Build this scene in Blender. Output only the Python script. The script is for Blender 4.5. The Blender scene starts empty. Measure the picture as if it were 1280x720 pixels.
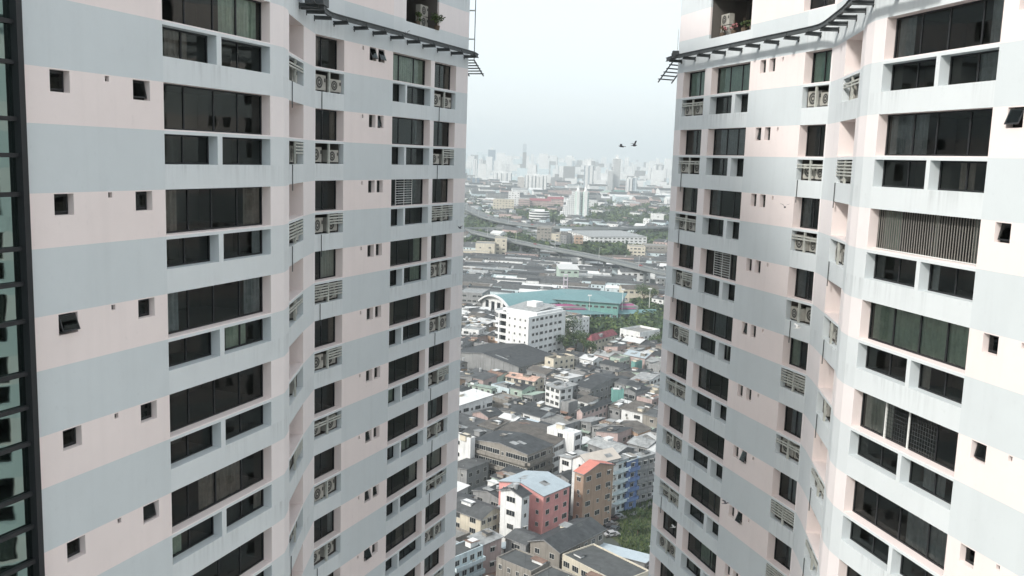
import bpy, math, random
from math import sin, cos, pi, radians, hypot, atan2, floor
from mathutils import Vector, Matrix

random.seed(7)
GZ = -100.0                      # street level; the drone hovers at z = 0
scene = bpy.context.scene
col = scene.collection

# ------------------------------------------------------------------ world, light, camera
SUN_AZ = radians(222)            # direction the light comes from, x=east y=north, measured from +x ccw
SUN_EL = radians(38)
world = bpy.data.worlds.new("World"); scene.world = world; world.use_nodes = True
nt = world.node_tree; nt.nodes.clear()
sky = nt.nodes.new('ShaderNodeTexSky'); sky.sky_type = 'NISHITA'; sky.sun_disc = False
sky.sun_elevation = SUN_EL
sky.sun_rotation = pi/2 - SUN_AZ
sky.air_density = 1.0; sky.dust_density = 5.0; sky.ozone_density = 1.6; sky.altitude = 100
bg = nt.nodes.new('ShaderNodeBackground'); bg.inputs[1].default_value = 0.15
wo = nt.nodes.new('ShaderNodeOutputWorld')
veil = nt.nodes.new('ShaderNodeMix'); veil.data_type = 'RGBA'; veil.inputs['Factor'].default_value = .7   # milky humid air over the whole sky
veil.inputs['B'].default_value = (4.25, 4.5, 4.58, 1)
nt.links.new(sky.outputs[0], veil.inputs['A']); nt.links.new(veil.outputs['Result'], bg.inputs[0]); nt.links.new(bg.outputs[0], wo.inputs[0])

sd = bpy.data.lights.new('sun', 'SUN'); sd.energy = 1.8; sd.angle = radians(6.0); sd.color = (1.0, .97, .925)
so = bpy.data.objects.new('sun', sd); col.objects.link(so)
sv = Vector((cos(SUN_AZ)*cos(SUN_EL), sin(SUN_AZ)*cos(SUN_EL), sin(SUN_EL)))
so.rotation_euler = sv.to_track_quat('Z', 'Y').to_euler()
so.location = (-60, -60, 90)

PITCH, ROLL, FPX = radians(8.1115), radians(1.9565), 1139.9
cF = Vector((0, cos(PITCH), -sin(PITCH))); cR0 = Vector((1, 0, 0)); cU0 = cR0.cross(cF)
cR = cR0*cos(ROLL) + cU0*sin(ROLL); cU = cU0*cos(ROLL) - cR0*sin(ROLL)
cam = bpy.data.cameras.new('camera'); cam.sensor_width = 36; cam.lens = FPX/1280*36
cam.clip_start = .1; cam.clip_end = 60000
co = bpy.data.objects.new('camera', cam); col.objects.link(co)
co.matrix_world = Matrix((cR, cU, -cF)).transposed().to_4x4()
scene.camera = co
scene.view_settings.view_transform = 'Standard'; scene.view_settings.look = 'None'
scene.view_settings.exposure = 0.95; scene.view_settings.gamma = 1
scene.render.resolution_x = 1024; scene.render.resolution_y = 576

def at(px, py, h=0.0):
    """survey helper: ground position of a photographed point that stands h metres above the street"""
    d = cF + cR*((px-640)/FPX) - cU*((py-360)/FPX)
    t = (GZ+h)/d.z
    return (d.x*t, d.y*t)
def ratio(px, py):
    d = cF + cR*((px-640)/FPX) - cU*((py-360)/FPX)
    return d.x/d.y, d.z/d.y

# ------------------------------------------------------------------ materials
def mat(name, c, rough=.85, noise=.12, scale=.6, metal=0., detail=6., streak=0., corr=0., corr_dir='X', rnd=0., spec=.3):
    m = bpy.data.materials.new(name); m.use_nodes = True; t = m.node_tree
    b = t.nodes['Principled BSDF']; b.inputs['Roughness'].default_value = rough
    b.inputs['Metallic'].default_value = metal; b.inputs['Specular IOR Level'].default_value = spec
    tc = t.nodes.new('ShaderNodeTexCoord')
    n = t.nodes.new('ShaderNodeTexNoise'); n.inputs['Scale'].default_value = scale; n.inputs['Detail'].default_value = detail
    n.inputs['Roughness'].default_value = .65
    t.links.new(tc.outputs['Object'], n.inputs['Vector'])
    mr = t.nodes.new('ShaderNodeMapRange'); mr.inputs['From Min'].default_value = .3; mr.inputs['From Max'].default_value = .7
    mr.inputs['To Min'].default_value = 1-noise; mr.inputs['To Max'].default_value = 1+noise
    t.links.new(n.outputs['Fac'], mr.inputs['Value'])
    fac = mr.outputs[0]
    def mul(a, bsock):
        x = t.nodes.new('ShaderNodeMath'); x.operation = 'MULTIPLY'; t.links.new(a, x.inputs[0])
        t.links.new(bsock, x.inputs[1]); return x.outputs[0]
    if streak:
        mp = t.nodes.new('ShaderNodeMapping'); mp.inputs['Scale'].default_value = (2.2, 2.2, .12)
        t.links.new(tc.outputs['Object'], mp.inputs[0])
        n2 = t.nodes.new('ShaderNodeTexNoise'); n2.inputs['Scale'].default_value = 1.2; n2.inputs['Detail'].default_value = 5
        t.links.new(mp.outputs[0], n2.inputs['Vector'])
        r2 = t.nodes.new('ShaderNodeMapRange'); r2.inputs['From Min'].default_value = .52; r2.inputs['From Max'].default_value = .75
        r2.inputs['To Min'].default_value = 1; r2.inputs['To Max'].default_value = 1-streak
        t.links.new(n2.outputs['Fac'], r2.inputs['Value']); fac = mul(fac, r2.outputs[0])
    if corr:
        w = t.nodes.new('ShaderNodeTexWave'); w.wave_type = 'BANDS'; w.bands_direction = corr_dir
        w.inputs['Scale'].default_value = corr; w.inputs['Distortion'].default_value = .4
        t.links.new(tc.outputs['Object'], w.inputs['Vector'])
        r3 = t.nodes.new('ShaderNodeMapRange'); r3.inputs['To Min'].default_value = .86; r3.inputs['To Max'].default_value = 1.08
        t.links.new(w.outputs['Fac'], r3.inputs['Value']); fac = mul(fac, r3.outputs[0])
    if rnd:
        oi = t.nodes.new('ShaderNodeObjectInfo')
        r4 = t.nodes.new('ShaderNodeMapRange'); r4.inputs['To Min'].default_value = 1-rnd; r4.inputs['To Max'].default_value = 1+rnd
        t.links.new(oi.outputs['Random'], r4.inputs['Value']); fac = mul(fac, r4.outputs[0])
    vm = t.nodes.new('ShaderNodeVectorMath'); vm.operation = 'SCALE'; vm.inputs[0].default_value = c[:3]
    t.links.new(fac, vm.inputs['Scale']); t.links.new(vm.outputs[0], b.inputs['Base Color'])
    return m

def band_mat(name='banded_paint', ca=(.59, .635, .648), cb=(.81, .725, .70), grime=-.0):
    """painted concrete: salmon pink window storey band, blue-grey spandrel band, soft wear"""
    m = mat(name, (1, 1, 1), .75, .03, .5, streak=.035)
    t = m.node_tree; b = t.nodes['Principled BSDF']
    vm = [n for n in t.nodes if n.type == 'VECT_MATH'][0]
    tc = [n for n in t.nodes if n.type == 'TEX_COORD'][0]
    sx = t.nodes.new('ShaderNodeSeparateXYZ'); t.links.new(tc.outputs['Object'], sx.inputs[0])
    a = t.nodes.new('ShaderNodeMath'); a.operation = 'SUBTRACT'; a.inputs[0].default_value = 1.775+300
    t.links.new(sx.outputs['Z'], a.inputs[1])
    md = t.nodes.new('ShaderNodeMath'); md.operation = 'MODULO'; md.inputs[1].default_value = 3.0
    t.links.new(a.outputs[0], md.inputs[0])
    lt = t.nodes.new('ShaderNodeMath'); lt.operation = 'LESS_THAN'; lt.inputs[1].default_value = 1.34
    t.links.new(md.outputs[0], lt.inputs[0])
    mx = t.nodes.new('ShaderNodeMix'); mx.data_type = 'RGBA'
    mx.inputs['A'].default_value = (*ca, 1); mx.inputs['B'].default_value = (*cb, 1)
    t.links.new(lt.outputs[0], mx.inputs['Factor'])
    v2 = t.nodes.new('ShaderNodeVectorMath'); v2.operation = 'MULTIPLY'
    t.links.new(mx.outputs['Result'], v2.inputs[0]); t.links.new(vm.outputs[0], v2.inputs[1])
    # rain grime running down from the low sills, patchy from bay to bay
    mp = t.nodes.new('ShaderNodeMapping'); mp.inputs['Scale'].default_value = (5, 5, .25); t.links.new(tc.outputs['Object'], mp.inputs[0])
    gn = t.nodes.new('ShaderNodeTexNoise'); gn.inputs['Scale'].default_value = 1.4; gn.inputs['Detail'].default_value = 7; t.links.new(mp.outputs[0], gn.inputs['Vector'])
    ln = t.nodes.new('ShaderNodeTexNoise'); ln.inputs['Scale'].default_value = .45; t.links.new(tc.outputs['Object'], ln.inputs['Vector'])
    def mrange(sock, a, b_, c, d):
        q = t.nodes.new('ShaderNodeMapRange'); q.inputs['From Min'].default_value = a; q.inputs['From Max'].default_value = b_
        q.inputs['To Min'].default_value = c; q.inputs['To Max'].default_value = d; t.links.new(sock, q.inputs['Value']); return q.outputs[0]
    def mth(op, a, c):
        q = t.nodes.new('ShaderNodeMath'); q.operation = op; t.links.new(a, q.inputs[0])
        if isinstance(c, float): q.inputs[1].default_value = c
        else: t.links.new(c, q.inputs[1])
        return q.outputs[0]
    g1 = mth('MULTIPLY', mrange(gn.outputs['Fac'], .45, .75, 0, 1), mrange(ln.outputs['Fac'], .42, .62, 0, 1))
    top = mth('MULTIPLY', mrange(md.outputs[0], 2.26, 2.32, 0, 1), mrange(md.outputs[0], 2.35, 3.0, 1, .15))
    g2 = mth('MULTIPLY', g1, top)
    fine = t.nodes.new('ShaderNodeTexNoise'); fine.inputs['Scale'].default_value = 7; fine.inputs['Detail'].default_value = 8; t.links.new(tc.outputs['Object'], fine.inputs['Vector'])
    sp = mrange(fine.outputs['Fac'], .62, .8, 0, .07)
    keep = mth('SUBTRACT', mth('MULTIPLY', g2, grime), sp); keep = mth('ADD', keep, 1.0)
    v3 = t.nodes.new('ShaderNodeVectorMath'); v3.operation = 'SCALE'; t.links.new(v2.outputs[0], v3.inputs[0]); t.links.new(keep, v3.inputs['Scale'])
    t.links.new(v3.outputs[0], b.inputs['Base Color'])
    bp = t.nodes.new('ShaderNodeBump'); bp.inputs['Strength'].default_value = .12; bp.inputs['Distance'].default_value = .02
    t.links.new(fine.outputs['Fac'], bp.inputs['Height']); t.links.new(bp.outputs[0], b.inputs['Normal'])
    return m

def glass_mat(name, tint=.35, refl=.9, colr=(.75, .9, .88), ior=1.5):
    m = bpy.data.materials.new(name); m.use_nodes = True; t = m.node_tree; t.nodes.clear()
    o = t.nodes.new('ShaderNodeOutputMaterial'); tr = t.nodes.new('ShaderNodeBsdfTransparent')
    tr.inputs[0].default_value = (colr[0]*tint, colr[1]*tint, colr[2]*tint, 1)
    gl = t.nodes.new('ShaderNodeBsdfGlossy'); gl.inputs['Roughness'].default_value = .02
    gl.inputs[0].default_value = (refl*colr[0], refl*colr[1], refl*colr[2], 1)
    fr = t.nodes.new('ShaderNodeFresnel'); fr.inputs['IOR'].default_value = ior
    # faint unevenness of float glass
    tc = t.nodes.new('ShaderNodeTexCoord'); n = t.nodes.new('ShaderNodeTexNoise'); n.inputs['Scale'].default_value = .9
    bp = t.nodes.new('ShaderNodeBump'); bp.inputs['Strength'].default_value = .05; bp.inputs['Distance'].default_value = .05
    t.links.new(tc.outputs['Object'], n.inputs['Vector']); t.links.new(n.outputs['Fac'], bp.inputs['Height'])
    t.links.new(bp.outputs[0], gl.inputs['Normal'])
    mx = t.nodes.new('ShaderNodeMixShader')
    t.links.new(fr.outputs[0], mx.inputs[0]); t.links.new(tr.outputs[0], mx.inputs[1]); t.links.new(gl.outputs[0], mx.inputs[2])
    t.links.new(mx.outputs[0], o.inputs[0])
    return m

def pattern_mat(name, wall, dark, fx, fz, wx=.45, wz=.5, rough=.6):
    """far facade with window rows: pattern by object coordinates"""
    m = mat(name, wall, rough, .06, .05)
    t = m.node_tree; b = t.nodes['Principled BSDF']; vm = [n for n in t.nodes if n.type == 'VECT_MATH'][0]
    tc = [n for n in t.nodes if n.type == 'TEX_COORD'][0]
    sx = t.nodes.new('ShaderNodeSeparateXYZ'); t.links.new(tc.outputs['Object'], sx.inputs[0])
    def frac(sock, f, w):
        a = t.nodes.new('ShaderNodeMath'); a.operation = 'DIVIDE'; a.inputs[1].default_value = f; t.links.new(sock, a.inputs[0])
        fr = t.nodes.new('ShaderNodeMath'); fr.operation = 'FRACT'; t.links.new(a.outputs[0], fr.inputs[0])
        l = t.nodes.new('ShaderNodeMath'); l.operation = 'LESS_THAN'; l.inputs[1].default_value = w; t.links.new(fr.outputs[0], l.inputs[0])
        return l.outputs[0]
    ad = t.nodes.new('ShaderNodeMath'); ad.operation = 'ADD'; t.links.new(sx.outputs['X'], ad.inputs[0]); t.links.new(sx.outputs['Y'], ad.inputs[1])
    fac = None
    if fx: fac = frac(ad.outputs[0], fx, wx)
    if fz:
        g = frac(sx.outputs['Z'], fz, wz)
        if fac is None: fac = g
        else:
            mm = t.nodes.new('ShaderNodeMath'); mm.operation = 'MULTIPLY'; t.links.new(fac, mm.inputs[0]); t.links.new(g, mm.inputs[1]); fac = mm.outputs[0]
    mx = t.nodes.new('ShaderNodeMix'); mx.data_type = 'RGBA'; t.links.new(fac, mx.inputs['Factor'])
    t.links.new(vm.outputs[0], mx.inputs['A']); mx.inputs['B'].default_value = (*dark, 1)
    t.links.new(mx.outputs['Result'], b.inputs['Base Color'])
    return m

M = dict(
 band=band_mat(), bay=band_mat('bay_paint', (.64, .68, .69), (.81, .755, .745), -.26),
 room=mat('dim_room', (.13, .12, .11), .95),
 frame=mat('dark_bronze_frame', (.022, .024, .026), .45),
 whiteframe=mat('pale_aluminium', (.62, .64, .62), .5),
 barpaint=mat('grille_paint', (.25, .24, .22), .5),
 steel=mat('painted_steel', (.07, .078, .08), .55, .2, 3),
 glass=glass_mat('window_glass', .82, .8, (.86, .93, .91)),
 bayglass=glass_mat('reflective_bay_glass', .10, 1.0, (.62, .85, .80), 3.2),
 louvre=mat('louvre_paint', (.44, .45, .41), .6, .2, 3),
 ac=mat('condenser_casing', (.40, .39, .35), .6, .18, 4),
 acdark=mat('fan_grille', (.07, .07, .065), .6),
 cur_green=mat('green_curtain', (.46, .52, .45), .9, .2, 4),
 cur_mint=mat('mint_curtain_and_reflection', (.50, .66, .58), .9, .15, 4),  # real green curtain, and stand-in for the greenish reflection in upper panes
 cur_pale=mat('pale_curtain', (.55, .53, .50), .9, .15, 4),
 cur_brown=mat('brown_curtain', (.28, .23, .21), .9, .2, 4),
 cur_grey=mat('grey_curtain', (.30, .31, .33), .9, .2, 4),
 leaf=mat('leaves', (.055, .09, .035), .7, .5, 2.5, rnd=.15),
 leaf2=mat('leaves_bright', (.10, .14, .045), .7, .4, 2.5, rnd=.15),
 leaf3=mat('leaves_dark', (.03, .055, .03), .7, .5, 2.5, rnd=.15),
 bark=mat('bark', (.12, .09, .065), .9),
 bird=mat('pigeon_grey', (.09, .09, .10), .8),
 birdw=mat('pale_feathers', (.6, .6, .58), .8),
 flower=mat('pink_blossom', (.5, .2, .22), .8),
)

# ------------------------------------------------------------------ mesh helpers
class MB:
    def __init__(s): s.v = []; s.f = []; s.m = []
    def quad(s, a, b, c, d, mi=0):
        n = len(s.v); s.v += [tuple(a), tuple(b), tuple(c), tuple(d)]; s.f.append((n, n+1, n+2, n+3)); s.m.append(mi)
    def poly(s, pts, mi=0):
        n = len(s.v); s.v += [tuple(p) for p in pts]; s.f.append(tuple(range(n, n+len(pts)))); s.m.append(mi)
    def box(s, x0, y0, z0, x1, y1, z1, mi=0, skip=''):
        n = len(s.v)
        s.v += [(x0, y0, z0), (x1, y0, z0), (x1, y1, z0), (x0, y1, z0), (x0, y0, z1), (x1, y0, z1), (x1, y1, z1), (x0, y1, z1)]
        F = {'b': (0, 3, 2, 1), 't': (4, 5, 6, 7), 'f': (0, 1, 5, 4), 'r': (1, 2, 6, 5), 'k': (2, 3, 7, 6), 'l': (3, 0, 4, 7)}
        for k, q in F.items():
            if k not in skip: s.f.append(tuple(n+i for i in q)); s.m.append(mi)
    def obox(s, o, ex, ey, ez, mi=0):
        """box from origin o with edge vectors"""
        o, ex, ey, ez = Vector(o), Vector(ex), Vector(ey), Vector(ez); n = len(s.v)
        s.v += [tuple(p) for p in (o, o+ex, o+ex+ey, o+ey, o+ez, o+ex+ez, o+ex+ey+ez, o+ey+ez)]
        for q in ((0, 3, 2, 1), (4, 5, 6, 7), (0, 1, 5, 4), (1, 2, 6, 5), (2, 3, 7, 6), (3, 0, 4, 7)):
            s.f.append(tuple(n+i for i in q)); s.m.append(mi)
    def bar(s, a, b, w=.05, h=None, mi=0):
        a, b = Vector(a), Vector(b); d = (b-a); h = h or w
        up = Vector((0, 0, 1)) if abs(d.normalized().z) < .9 else Vector((1, 0, 0))
        x = d.cross(up).normalized(); y = x.cross(d).normalized()
        s.obox(a - x*w/2 - y*h/2, x*w, y*h, d, mi)
    def cyl(s, a, b, r, r2=None, n=8, mi=0, cap=True):
        a, b = Vector(a), Vector(b); d = (b-a).normalized(); r2 = r if r2 is None else r2
        up = Vector((0, 0, 1)) if abs(d.z) < .9 else Vector((1, 0, 0))
        x = d.cross(up).normalized(); y = x.cross(d); k = len(s.v)
        for p, rr in ((a, r), (b, r2)):
            for i in range(n):
                t = 2*pi*i/n; s.v.append(tuple(p + x*cos(t)*rr + y*sin(t)*rr))
        for i in range(n):
            j = (i+1) % n; s.f.append((k+i, k+j, k+n+j, k+n+i)); s.m.append(mi)
        if cap:
            s.f.append(tuple(k+i for i in reversed(range(n)))); s.m.append(mi)
            s.f.append(tuple(k+n+i for i in range(n))); s.m.append(mi)
    def mesh(s, name, mats):
        me = bpy.data.meshes.new(name); me.from_pydata(s.v, [], s.f)
        for m in (mats if isinstance(mats, (list, tuple)) else [mats]): me.materials.append(m)
        me.polygons.foreach_set('material_index', s.m); me.update(); return me
    def build(s, name, mats, parent=None, loc=None, rot=None):
        return link(name, s.mesh(name, mats), parent, loc, rot)
def link(name, me, parent=None, loc=None, rot=None):
    o = bpy.data.objects.new(name, me); col.objects.link(o)
    if parent: o.parent = parent
    if loc: o.location = loc
    if rot is not None: o.rotation_euler = (0, 0, rot) if not isinstance(rot, tuple) else rot
    return o
def tag(o, label=None, cat=None, group=None, kind=None):
    for k, v in (('label', label), ('category', cat), ('group', group), ('kind', kind)):
        if v: o[k] = v
    return o
def thing(name, label, cat, loc=(0, 0, 0), rot=0, group=None):
    o = link(name, None, None, loc, rot); return tag(o, label, cat, group)

# ------------------------------------------------------------------ the two towers
FH = 3.0; T0 = 1.775
NMIN, NMAX = -3, 10

def tower_path(pts):
    acc = [0]
    for a, b in zip(pts, pts[1:]): acc.append(acc[-1]+hypot(b[0]-a[0], b[1]-a[1]))
    return acc

# shared small meshes of tower parts -------------------------------------------------
def fan_unit_mesh(w=.82, h=.62, d=.3, seed=0):
    b = MB(); b.box(0, 0, 0, w, d, h, 0)
    cx, cz, r = w*.40, h*.5, h*.40
    n = 20                                  # recessed dark fan disc with ring and guard rings
    for k, (r0, r1, y, mi) in enumerate(((0, r, -.012, 1), (r, r*1.1, -.02, 0), (r*.55, r*.62, -.02, 0), (0, r*.2, -.02, 0))):
        for i in range(n):
            a0, a1 = 2*pi*i/n, 2*pi*(i+1)/n
            b.quad((cx+cos(a0)*r0, y, cz+sin(a0)*r0), (cx+cos(a0)*r1, y, cz+sin(a0)*r1),
                   (cx+cos(a1)*r1, y, cz+sin(a1)*r1), (cx+cos(a1)*r0, y, cz+sin(a1)*r0), mi)
    b.box(w*.86, -.02, h*.55, w*.95, 0, h*.8, 1)
    b.box(.05, .02, -.06, .12, d-.02, 0, 1); b.box(w-.12, .02, -.06, w-.05, d-.02, 0, 1)
    return b.mesh('air_conditioner', [M['ac'], M['acdark']])
AC1 = fan_unit_mesh(); AC2 = fan_unit_mesh(.78, .52, .28)

def make_tower(side, poly, outline_rest, spec):
    """spec: list of (y0, y1, kind). poly runs so that the inside lies on its left."""
    root = thing('apartment_tower', spec['label'], 'apartment tower', (poly[0][0], poly[0][1], GZ))
    off = Vector((poly[0][0], poly[0][1], GZ))
    # everything is modelled in world numbers and shifted through parent inverse
    def attach(o): o.parent = root; o.matrix_parent_inverse = Matrix.Translation(-off); return o
    acc = tower_path(poly); sgn = 1 if poly[-1][1] > poly[0][1] else -1
    def s_of_y(y):
        for i, (a, b) in enumerate(zip(poly, poly[1:])):
            if (y-a[1])*(y-b[1]) <= 1e-9 and abs(a[1]-b[1]) > 1e-6:
                t = (y-a[1])/(b[1]-a[1]); return acc[i]+t*(acc[i+1]-acc[i])
        raise ValueError(y)
    def pt(s):
        for i in range(len(acc)-1):
            if s <= acc[i+1]+1e-9:
                t = (s-acc[i])/(acc[i+1]-acc[i]); a, b = poly[i], poly[i+1]
                return Vector((a[0]+t*(b[0]-a[0]), a[1]+t*(b[1]-a[1]), 0))
        return Vector((*poly[-1], 0))
    def nrm(s):
        for i in range(len(acc)-1):
            if s <= acc[i+1]+1e-9:
                a, b = poly[i], poly[i+1]; L = acc[i+1]-acc[i]
                return Vector((-(b[1]-a[1])/L, (b[0]-a[0])/L, 0))
    # opening list
    OPS = []
    for (y0, y1, t0, t1, dep, kind, nr) in spec['openings']:
        s0, s1 = sorted((s_of_y(y0), s_of_y(y1)))
        for n in nr: OPS.append((s0, s1, T0-FH*n-t1, T0-FH*n-t0, dep, kind, n))
    svals = sorted(set([round(a, 4) for a in acc] + [round(o[0], 4) for o in OPS] + [round(o[1], 4) for o in OPS]))
    # fine z rows
    ZTOP = spec['top']
    wall = MB()
    zcuts = sorted(set([GZ, ZTOP] + [round(o[2], 4) for o in OPS] + [round(o[3], 4) for o in OPS]))
    for sa, sb in zip(svals, svals[1:]):
        if sb-sa < 1e-3: continue
        a, b = pt(sa+1e-6), pt(sb-1e-6); mid = (sa+sb)/2
        here = [o for o in OPS if o[0]-1e-3 < mid < o[1]+1e-3]
        zc = sorted(set([GZ, ZTOP] + [round(o[2], 4) for o in here] + [round(o[3], 4) for o in here]))
        for z0, z1 in zip(zc, zc[1:]):
            zm = (z0+z1)/2
            if any(o[2] < zm < o[3] for o in here): continue
            wall.quad((a.x, a.y, z0), (b.x, b.y, z0), (b.x, b.y, z1), (a.x, a.y, z1), 1 if any(min(p) < (a.y+b.y)/2 < max(p) for p in spec['bayranges']) else 0)
    # rest of outline
    ring = [poly[-1]] + outline_rest + [poly[0]]
    for a, b in zip(ring, ring[1:]):
        wall.quad((*a, GZ), (*b, GZ), (*b, ZTOP), (*a, ZTOP))
    wall.poly([(x, y, ZTOP) for x, y in poly + outline_rest], 0)
    rooms = MB()
    rnd = random.Random(spec['seed'])
    for (s0, s1, z0, z1, dep, kind, n) in OPS:
        a, b = pt(s0+1e-6), pt(s1-1e-6); e = (b-a); W = e.length; e.normalize(); nn = Vector((-e.y, e.x, 0)); up = Vector((0, 0, 1))
        def P(u, d, z): return a + e*u + nn*d + up*z
        # reveals
        wall.quad(P(0, 0, z0), P(0, dep, z0), P(0, dep, z1), P(0, 0, z1)); wall.quad(P(W, 0, z0), P(W, dep, z0), P(W, dep, z1), P(W, 0, z1))
        wall.quad(P(0, 0, z0), P(W, 0, z0), P(W, dep, z0), P(0, dep, z0)); wall.quad(P(0, 0, z1), P(W, 0, z1), P(W, dep, z1), P(0, dep, z1))
        rot = atan2(e.y, e.x)
        H = z1-z0
        def ob(name, mb, mats, par=None):
            o = mb.build(name, mats); 
            if par is None:
                attach(o)
                o.location = P(0, dep, z0); o.rotation_euler = (0, 0, rot)
            else: o.parent = par
            return o
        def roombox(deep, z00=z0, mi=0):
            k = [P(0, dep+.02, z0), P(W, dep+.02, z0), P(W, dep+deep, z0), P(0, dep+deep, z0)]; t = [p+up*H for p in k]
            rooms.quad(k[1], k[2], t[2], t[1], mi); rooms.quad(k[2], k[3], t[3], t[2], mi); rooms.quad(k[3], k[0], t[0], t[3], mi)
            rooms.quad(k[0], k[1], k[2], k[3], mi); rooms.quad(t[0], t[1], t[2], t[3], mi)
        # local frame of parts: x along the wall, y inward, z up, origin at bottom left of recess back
        if kind in ('wide', 'single', 'pair', 'sidewin', 'ledge'):
            f = MB(); g = MB(); fr = .05
            f.box(0, 0, 0, W, .06, fr, skip=''); f.box(0, 0, H-fr, W, .06, H); f.box(0, 0, fr, fr, .06, H-fr); f.box(W-fr, 0, fr, W, .06, H-fr)
            nb = {'wide': 4, 'single': 2, 'pair': 3, 'sidewin': 2, 'ledge': 2}[kind]
            if kind == 'ledge' and W < 1.6: nb = 1
            for i in range(1, nb):
                x = W*i/nb + (rnd.uniform(-.12, .12) if kind != 'ledge' else 0); f.box(x-.025, .004, fr, x+.025, .05, H-fr)
            special = spec.get('special', {}).get((kind, n))
            if special == 'grid':
                for i in range(1, 20): f.box(W*.27+i*W*.48/20-.004, -.03, fr, W*.27+i*W*.48/20+.004, -.02, H-fr, 2)
                for i in range(1, 10): f.box(W*.27, -.03, H*i/10-.004, W*.75, -.02, H*i/10+.004, 2)
                for x in (W*.27, W*.5): f.box(x-.03, -.05, 0, x+.03, -.005, H, 1)
            if special == 'bars':
                for i in range(1, 44): f.box(W*i/44-.010, -.05, .02, W*i/44+.010, -.03, H-.02, 3)
                f.box(0, -.055, .01, W, -.025, .04, 1)
            if special == 'grille':
                for i in range(1, 11): f.box(W*.25, -.05, H*i/11-.012, W*.68, -.03, H*i/11+.012, 1)
                for x in (.25, .47, .68): f.box(W*x-.012, -.055, 0, W*x+.012, -.03, H, 1)
            nm = {'wide': 'picture_window', 'single': 'bedroom_window', 'pair': 'corner_room_window', 'sidewin': 'niche_window', 'ledge': 'low_window'}[kind]
            fo = ob(nm, f, [M['frame'], M['whiteframe'], M['steel'], M['barpaint']])
            g.quad((fr, .03, fr), (W-fr, .03, fr), (W-fr, .03, H-fr), (fr, .03, H-fr)); ob('pane', g, M['glass'], fo)
            roombox(2.6 if kind != 'ledge' else 1.2)
            # curtains
            want = special if special in ('green', 'mint', 'pale', 'brown', 'grey') else None
            spans = []
            if want: spans = [(0.02, .98, want)]
            elif special == 'bars': spans = [(.04, .24, 'green'), (.52, .57, 'pale'), (.86, .99, 'pale')]
            elif rnd.random() < (.85 if kind != 'ledge' else .3):
                c = rnd.choice(['grey', 'brown', 'grey', 'green', 'pale', 'brown'])
                q = rnd.random()
                if q < .4: spans = [(0.02, rnd.uniform(.15, .4), c)]
                elif q < .7: spans = [(0.02, .18, c), (.82, .98, c)]
                elif q < .85: spans = [(rnd.uniform(.45, .6), .98, c)]
                else: spans = [(rnd.uniform(.2, .35), rnd.uniform(.6, .8), c)]
            for (u0, u1, c) in spans:
                cu = MB(); N = max(8, int((u1-u0)*W/.05)); pr = None
                for i in range(N+1):
                    x = W*(u0+(u1-u0)*i/N); y = .10+.035*sin(i*1.5)+.012*sin(i*.7)
                    if pr: cu.quad((pr[0], pr[1], .02), (x, y, .02), (x, y, H-.01), (pr[0], pr[1], H-.01))
                    pr = (x, y)
                ob('curtain', cu, M['cur_'+c], fo)
        elif kind == 'vent':
            f = MB(); g = MB(); fr = .035; tilt = rnd.choice([0, 0, 0, 0, 0, 0, 12, 22])*(0 if (side == 'L' and s0 < 9) else 1) if n > -2 else 0
            f.box(0, 0, 0, W, .04, fr); f.box(0, 0, H-fr, W, .04, H); f.box(0, 0, fr, fr, .04, H-fr); f.box(W-fr, 0, fr, W, .04, H-fr)
            fo = ob('awning_window', f, M['frame'])
            roombox(.8)
            sa = MB(); sa.box(.03, -.02, -H+.06, W-.03, 0, -.03, 0)  # tilting sash, hinged at the top
            sa.box(.07, -.024, -H+.1, W-.07, -.0201, -.07, 1)
            so_ = ob('sash', sa, [M['frame'], M['glass']], fo); so_.location = (0, 0, H-.01)
            so_.rotation_euler = (-radians(tilt), 0, 0)
            if tilt > 20: so_.location.y = -.12
        elif kind == 'hole':
            roombox(.35)
        elif kind in ('acbay',):
            roombox(.9)
            nb = 2 if W > 1.4 else 1
            # centre post and grille rails at the wall face
            x = W/2
            ps = MB(); ps.box(x-.045, -dep+.02, 0, x+.045, -dep+.10, H); ob('bay_post', ps, M['louvre'])
            style = spec.get('bays', {}).get((round(s0), n), rnd.choice(['units', 'units', 'two', 'half', 'full', 'two']))
            lv = MB(); rails = {'units': [], 'two': [.62, .75], 'half': None, 'full': [.34, .48, .62, .76, .9]}[style]
            if rails is None:
                for z in (.5, .64, .78, .92): lv.box(x+.045, -dep+.01, H*z-.035, W, -dep+.05, H*z+.03)
            else:
                for z in rails:
                    lv.box(0, -dep+.01, H*z-.03, x-.046, -dep+.05, H*z+.03); lv.box(x+.046, -dep+.01, H*z-.03, W, -dep+.05, H*z+.03)
            if lv.v: ob('louvre_panel', lv, M['louvre'])
            for i in range(nb if style != 'full' else rnd.choice([1, 2])):
                me = rnd.choice([AC1, AC2]); o = attach(link('air_conditioner', me))
                u = (.06+rnd.uniform(0, .1) if i == 0 else x+.08+rnd.uniform(0, .08)) if nb == 2 else (W-.82)/2
                o.location = P(u, rnd.uniform(.12, .30), z0+.07); o.rotation_euler = (0, 0, rot+rnd.uniform(-.12, .12))
        elif kind == 'loggia':
            roombox(2.2)
            f = MB(); f.box(0, 1.9, 0, W, 1.95, H); f.box(W*.1, 1.86, .0, W*.45, 1.9, H*.9, 1); ob('balcony_door', f, [M['room'], M['frame']])
            for k in range(2):
                o = attach(link('air_conditioner', AC2)); o.location = P(W-.95 if side == 'L' else .12, .55, z0+.1+.56*k); o.rotation_euler = (0, 0, rot)
    attach(wall.build('wall', [M['band'], M['bay']])); attach(rooms.build('interior', M['room']))
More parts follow.
